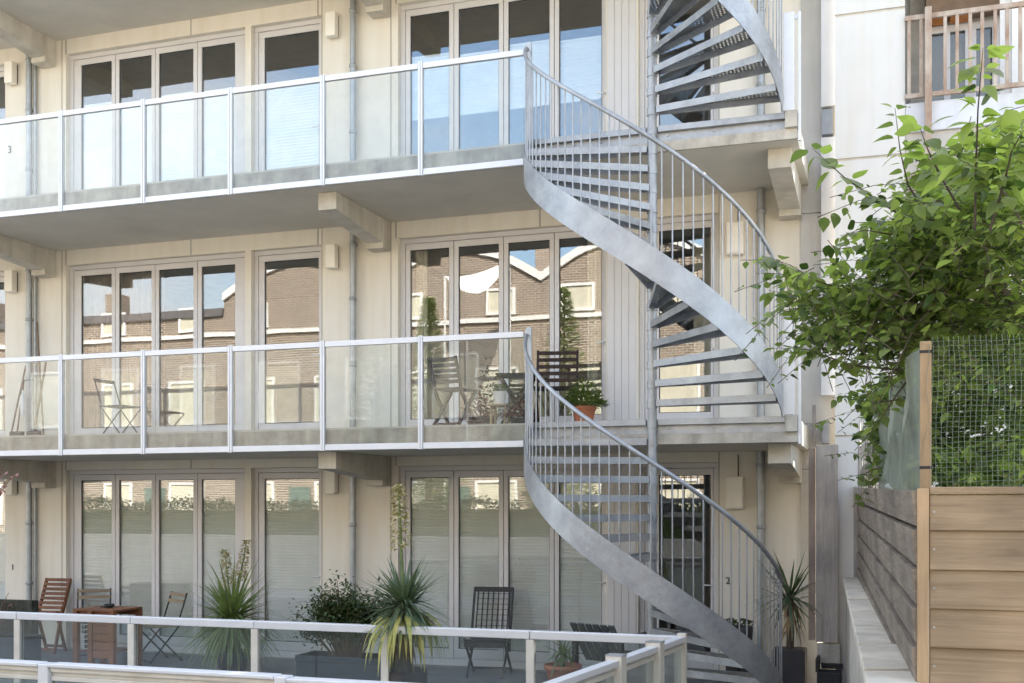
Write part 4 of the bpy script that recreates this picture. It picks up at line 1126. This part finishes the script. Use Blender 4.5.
# sticks and broom
def stick(a, b, r_, label, head=None, name='wooden_stick'):
    A = Vector((XY(a[0], 12.85), 12.85, ZY(a[0], a[1], 12.85))); B = Vector((XY(b[0], 13.05), 13.05, ZY(b[0], b[1], 13.05)))
    A.z = Z1+.01 if not head else Z1+.14
    t = thing(name, label, 'broom' if head else 'stick', (A.x, A.y, Z1), 0)
    MB().tube([A, B], r_, 8).build('handle', M_STICK, t)
    if head: MB().box(A.x-.11, A.x+.11, A.y-.03, A.y+.03, Z1+.0, Z1+.17).build('brush', M_DARK, t, bevel=.01)
stick((9, 432), (26, 365), .012, 'thin wooden stick leaning at the far left by the downpipe')
stick((34, 432), (46, 362), .014, 'broom with dark head leaning right of the downpipe', True, 'broom')
stick((44, 432), (37, 322), .013, 'brown pole crossing behind the broom handle')
stick((17, 432), (24, 380), .012, 'second broom with dark head leaning left of the downpipe', True, 'broom')
t = thing('white_bottle', 'slim white container hung beside the left sticks', 'bottle', (XY(23, 12.9), 12.9, Z1+.38))
MB().lathe((0, 0, 0), [(.03, 0), (.035, .02), (.035, .28), (.015, .33), (.015, .37)], 12).build('bottle_body', M_WPLAS, t, True)
# blurred red twig of a plant in front, lower left
t = thing('red_leaf_plant', 'blurred red leaved twigs poking in at the left edge below the middle balcony', 'plant', tuple(PD(-20, 520, 7.0)[:2])+(0,))
b = MB(); b.leafy = True; s = MB(); q0 = Vector((-.3, 0, 0)); 
for i in range(8):
    tip = PD(random.uniform(-10, 16), random.uniform(458, 480), 7.0)-Vector(t.location); s.tube([(-.35, 0, 0), (-.3, 0, 1.6), tip], [.012, .008, .003], 5)
    for j in range(16): b.leaf(Vector((-.3, 0, 1.6)).lerp(tip, random.uniform(.5, 1))+Vector([random.gauss(0, .02) for _ in range(3)]), Vector([random.gauss(0, 1) for _ in range(3)]), Vector((0, 0, 1)), .04, .02)
s.build('stem', M_TWIG, t, True); b.build('foliage', mat('dull_red_leaf', (.28, .12, .10), .6, var=.2), t, True)

# ================================================================== TREES
def leafy_tree(name, label, baseP, trunk_pts, regions, twigs, leafn, size, rng, trunk_r=.07, m=M_LEAF, my=M_LEAFY, md=M_LEAFD, frac=(.5, .14)):
    rnd = random.Random(rng)
    t = thing(name, label, 'tree', tuple(baseP))
    BP = Vector(baseP); s = MB(); L = [MB(), MB(), MB()]
    for q in L: q.leafy = True
    tp = [Vector(q)-BP for q in trunk_pts]
    s.tube(tp, [trunk_r*(1-.45*i/(len(tp)-1)) for i in range(len(tp))], 10)
    def twig(pts, n, size, young=.25):
        pts = [p-BP for p in pts]; K = len(pts)
        tk = .0055 if K > 3 else .0011
        s.tube(pts, [tk*(1-i/(K-1))+.0011 for i in range(K)], 5)
        side = 1
        for j in range(n):
            f = (.25 if K > 3 else .05)+(.78 if K > 3 else .98)*(j+rnd.random()*.6)/n; f = min(f, 1); x = f*(K-1); i = min(int(x), K-2); p = pts[i].lerp(pts[i+1], x-i); tg = (pts[i+1]-pts[i]).normalized()
            side = -side; sd2 = tg.cross(Vector((0, 0, 1))); 
            if sd2.length < .1: sd2 = Vector((1, 0, 0))
            sd2.normalize()
            sd2 = Matrix.Rotation(rnd.uniform(-.8, .8), 3, tg) @ sd2
            d = (sd2*side+tg*rnd.uniform(.1, .9)+Vector((0, 0, rnd.uniform(-.75, .15)))).normalized()
            up = Vector((rnd.gauss(0, .35), rnd.gauss(0, .35), 1)).normalized()
            k = size*rnd.uniform(.45, 1.2); q = rnd.random()
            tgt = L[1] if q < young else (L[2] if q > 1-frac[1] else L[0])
            pet = p+d*k*.22
            tgt.leaf(pet, d, up, k, k*.72, rnd.uniform(.05, .25), rnd.uniform(.0, .5))
    for (cx, cy, rx, ry, d0, d1, n, ln, yg) in regions:
        for i in range(n):
            while True:
                a, b = rnd.uniform(-1, 1), rnd.uniform(-1, 1)
                if a*a+b*b < 1: break
            d = rnd.uniform(d0, d1); tip = PD(cx+a*rx, cy+b*ry, d)
            dirv = Vector((rnd.gauss(0, .8)-.5, rnd.gauss(0, .8), rnd.uniform(-.3, .8))).normalized(); l_ = rnd.uniform(.25, .5)
            rt_ = tip-dirv*l_; rt_.z -= .04
            mid = rt_.lerp(tip, .5)+Vector((rnd.gauss(0, .02), rnd.gauss(0, .02), .03))
            twig([rt_, mid, tip], ln, size*rnd.uniform(.8, 1.15), yg)
            if i % 30 == 0:
                near = min(tp, key=lambda q: (q-(rt_-BP)).length)
                e_ = rt_-BP; s.tube([near, near.lerp(e_, .3)+Vector((rnd.gauss(0, .04), rnd.gauss(0, .04), .05)), near.lerp(e_, .65)+Vector((rnd.gauss(0, .04), rnd.gauss(0, .04), .07)), e_], [.007, .005, .0035, .002], 6)
    for (pts, n, sz, yg) in twigs:
        twig([PD(*q) for q in pts], n, sz, yg)
    s.build('trunk', M_BARK, t, True)
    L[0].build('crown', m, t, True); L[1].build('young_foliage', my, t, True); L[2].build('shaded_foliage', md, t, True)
    return t
tb_ = PD(1052, 507, 6.3); B0 = Vector((tb_.x, tb_.y, 0))
leafy_tree('broadleaf_tree', 'broadleaf garden tree with large green leaves spreading over the wooden fence', B0,
    [B0, B0+Vector((.03, .02, 1.2)), PD(1046, 440, 6.3), PD(1034, 370, 6.2), PD(1010, 310, 6.1), PD(990, 260, 6.0), PD(990, 220, 5.8)],
    [(965, 270, 95, 62, 5.4, 6.9, 190, 17, .42), (900, 290, 72, 42, 5.5, 6.6, 70, 15, .4), (1005, 185, 70, 62, 4.6, 6.5, 230, 16, .65), (940, 200, 45, 35, 5.0, 6.0, 60, 14, .5), (985, 325, 60, 30, 5.4, 6.2, 45, 15, .3),
     (905, 250, 50, 40, 5.5, 6.5, 95, 13, .35), (850, 312, 62, 32, 5.5, 6.4, 95, 13, .3), (815, 285, 40, 22, 5.5, 6.1, 26, 10, .3), (915, 345, 40, 26, 5.6, 6.4, 45, 12, .2)],
    [([(930, 320, 5.9), (870, 300, 5.8), (815, 280, 5.7), (790, 265, 5.65), (764, 256, 5.6)], 40, .075, .3),
     ([(900, 335, 5.9), (850, 318, 5.8), (800, 297, 5.7), (768, 290, 5.65)], 34, .075, .25),
     ([(900, 370, 5.9), (850, 365, 5.8), (810, 350, 5.7), (779, 348, 5.65)], 30, .075, .25),
     ([(930, 235, 5.6), (885, 205, 5.4), (845, 178, 5.3), (812, 148, 5.2)], 22, .095, .45),
     ([(930, 220, 5.3), (908, 185, 5.2), (900, 150, 5.1), (895, 108, 5.0)], 20, .095, .35),
     ([(960, 210, 4.8), (940, 175, 4.6), (928, 150, 4.5), (920, 128, 4.4)], 24, .10, .5),
     ([(975, 230, 4.7), (976, 170, 4.4), (978, 110, 4.2), (983, 48, 4.0)], 48, .092, .85),
     ([(990, 230, 4.6), (1005, 180, 4.4), (1012, 150, 4.3), (1024, 130, 4.2)], 26, .10, .6),
     ([(1030, 240, 4.6), (1010, 200, 4.5), (990, 175, 4.4), (960, 160, 4.3)], 30, .10, .5),
     ([(920, 395, 6.0), (895, 400, 5.9), (870, 404, 5.85), (852, 397, 5.8)], 9, .06, .2),
     ([(915, 370, 6.0), (893, 400, 5.9), (880, 420, 5.85), (868, 432, 5.8)], 10, .065, .2),
     ([(925, 240, 5.6), (895, 235, 5.5), (865, 230, 5.4), (840, 236, 5.4)], 14, .07, .3)],
    0, .066, 11, .045)
tb_ = PD(1040, 507, 8.6); B1 = Vector((tb_.x, tb_.y, 0))
leafy_tree('background_tree', 'dark leafed garden tree filling the view behind the wire mesh', B1,
    [B1, B1+Vector((0, 0, 1.0)), PD(1030, 440, 8.6), PD(1000, 380, 8.6), PD(985, 330, 8.6)],
    [(985, 405, 85, 65, 7.4, 9.4, 210, 19, .12), (895, 425, 30, 58, 7.6, 8.8, 130, 15, .12), (975, 460, 50, 30, 7.0, 7.6, 40, 14, .5), (985, 350, 75, 28, 7.2, 9, 120, 17, .12),
     (1000, 480, 70, 25, 7.6, 9.2, 36, 14, .15), (905, 380, 25, 40, 7.6, 8.8, 25, 12, .1)],
    [], 0, .085, 23, .05, m=M_LEAF, my=M_LEAFY, md=M_LEAFD)
bush('garden_bush', 'bright yellow green bush low behind the wire mesh', tuple(PD(962, 480, 7.4)[:2])+(1.6,), 320, .24, .75, M_LEAFY, .09)
# beige garden shed roof behind the mesh
sp = PD(1003, 470, 9.6)
t = thing('garden_shed', 'small shed with pale tan gabled roof seen behind the wire mesh', 'shed', (sp.x, sp.y, 0))
MB().box(-.45, .55, -.5, .5, 0, 2.05).build('wall', M_WHITE, t, True)
MB().prism([(-.6, 2.05), (.7, 2.05), (.05, 2.48)], 'y', -.6, .6).build('roof', mat('tan_roof', (.50, .33, .20), .8, var=.15), t, True)

# ================================================================== ACROSS THE STREET (mirrored in the windows)
YH = -9.0
def mir(px, py):      # place seen by reflection in the facade glass, on the plane y = YH
    ym = 2*(YF+.115)-YH; r = (px-512)/F; d = ym/(CS+r*SN); x = d*(r*CS-SN); return x, CZ+(HZ-py)/F*d
HW = 6.0; xh0 = mir(298, 258)[0]; zpk = mir(298, 258)[1]; zband = mir(290, 331)[1]; zw1 = mir(260, 378)[1]; zw0 = mir(260, 432)[1]
zu1 = mir(270, 306)[1]; zu0 = mir(270, 328)[1]
labs = ['brick row house with arched white roof edge, {} across the street']
def house(xc, idx, lab, height=0.0, low=False):
    t = thing('row_house', lab, 'house', (xc, YH-4, .42), 0, 'brick row houses across the street')
    w2 = HW/2-.005; zt = zpk-1.35 if not low else zpk-1.9
    b = MB(); N_ = 16
    poly = [(xc-w2, 0), (xc+w2, 0)]
    tp = []
    for j in range(N_+1):
        x = xc+w2-2*w2*j/N_; hgt = 0 if low else 1.1*math.cos((x-xc)/w2*PI/2)**1.0
        tp.append((x, zt+hgt))
    b.prism(poly+tp, 'y', YH-9, YH); b.build('wall', M_BRICK, t)
    r_ = MB(); 
    for j in range(N_):
        r_.prism([tp[j], tp[j+1], (tp[j+1][0], tp[j+1][1]+.28), (tp[j][0], tp[j][1]+.28)], 'y', YH-9.1, YH+.12)
    r_.build('roof', M_WWOOD if not low else M_ROOFM, t)
    MB().box(xc-w2, xc+w2, YH+.001, YH+.1, zband-.08, zband+.06).build('stone_band', M_WWOOD, t)
    for (x0, x1, za, zb) in ((xc-2.2, xc-.9, zw0, zw1), (xc+.7, xc+2.2, zw0, zw1), (xc-2.3, xc-1.2, zu0, zu1+.1), (xc+1.1, xc+2.1, zu0, zu1+.1), (xc-2.2, xc-.9, 1.3, 2.9), (xc+.7, xc+2.2, 1.3, 2.9)):
        f = MB().box(x0, x1, YH+.001, YH+.09, zb-.08, zb).box(x0, x1, YH+.001, YH+.09, za, za+.1).box(x0, x0+.09, YH+.001, YH+.09, za+.1, zb-.08).box(x1-.09, x1, YH+.001, YH+.09, za+.1, zb-.08)
        fo = f.build('window', M_WWOOD, t)
        MB().box(x0+.09, x1-.09, YH+.01, YH+.03, za+.1, zb-.08).build('pane', M_CURT2, fo)
    MB().box(xc-.35, xc+.5, YH+.002, YH+.06, .43, 2.7).build('door', mat('green_door', (.10, .16, .14), .5), t)
    c = MB().box(xc+w2-.9, xc+w2-.3, YH-3, YH-2.2, zt, zt+1.6); c.build('chimney', M_BRICK, t)
names = {-3: 'far left end', -2: 'third from left end', -1: 'flat roofed, beside the arched one', 0: 'mirrored in the single glazed door', 1: 'mirrored in the wide glazed doors', 2: 'right of the one mirrored in wide doors', 3: 'fourth along to the right', 4: 'fifth along to the right'}
for i in range(-3, 6):
    house(xh0+i*HW, i, f'brick row house across the street, {names.get(i, "at the far right")}', low=(i <= -1))
# shade sail and pine in the front gardens
xs_, zs_ = mir(496, 305)
t = thing('shade_sail', 'white triangular shade sail stretched in a garden across the street', 'sail', (xs_, YH+2.5, .42))
m = MB(); vs = []; n = 12
Aa = Vector((-1.0, -.4, zs_+.2)); Bb = Vector((1.1, -.6, zs_+.6)); Cc = Vector((.7, 1.0, zs_-.7))
for i in range(n+1):
    for j in range(n+1-i):
        u, v = i/n, j/n; p0 = Aa*(1-u-v)+Bb*u+Cc*v; p0.z -= 3*.22*(u*v+v*(1-u-v)+u*(1-u-v)); vs.append(p0)
idx_ = {}; c_ = 0
for i in range(n+1):
    for j in range(n+1-i): idx_[i, j] = c_; c_ += 1
fs = []
for i in range(n):
    for j in range(n-i):
        fs.append((idx_[i, j], idx_[i+1, j], idx_[i, j+1]))
        if j < n-i-1: fs.append((idx_[i+1, j], idx_[i+1, j+1], idx_[i, j+1]))
m.add(vs, fs, True); m.build('cloth', M_SAIL, t, True)
MB().tube([Bb*1.0, (Bb.x, Bb.y, 0)], .04, 8).tube([Aa, (Aa.x, Aa.y, 0)], .04, 8).build('mast', M_WPLAS, t, True)
def pine(px, py, dY, lab, h, nm='pine_tree', wid=1.4):
    x, z = mir(px, py); t = thing(nm, lab, 'tree', (x, YH+dY, .42)); b = MB(); b.leafy = True
    MB().tube([(0, 0, 0), (0, 0, h*.5), (.05, 0, h)], [.13, .08, .02], 8).build('trunk', M_BARK, t, True)
    for i in range(3600):
        q = random.random(); zz = h*(.2+.8*q); r_ = wid*(1.05-q)*math.sqrt(random.random())*1.1; a = random.uniform(0, 2*PI)
        b.leaf(Vector((r_*math.cos(a), r_*math.sin(a), zz)), Vector((math.cos(a), math.sin(a), random.uniform(-.2, .8))), Vector((0, 0, 1)), .20, .07)
    b.build('crown', M_LEAF, t, True)
xp, zp = mir(575, 300); pine(582, 300, 2.2, 'slender pine across the street mirrored at the right of the wide glazed doors', zp-.5)
xp, zp = mir(462, 300); pine(463, 300, 3.0, 'slender pine across the street mirrored beside the shade sail', zp-.9, wid=1.2)
# hedge behind the camera
hd = thing('garden_hedge', 'clipped uneven hedge along the street behind the viewpoint', 'hedge', (-8, -1.25, .42))
b = MB(); b.leafy = True
def hh_(x): return 1.72+.28*noise.noise(Vector((x*.6, 0, 0)))+.16*noise.noise(Vector((x*3, 3, 0)))
MB().box(-16, 9, -.2, .2, 0, 1.5).build('inner_growth', M_LEAFD, hd, True)
for i in range(30000):
    x = random.uniform(-16, 9); z = hh_(x)*(1-random.random()**1.5)+random.gauss(0, .05)
    b.leaf(Vector((x, random.uniform(-.3, .3), max(z, 0))), Vector([random.gauss(0, 1) for _ in range(3)]), Vector((0, 0, 1)), .10, .06)
b.build('foliage', M_LEAFD, hd, True)
print('done', len(bpy.data.objects))
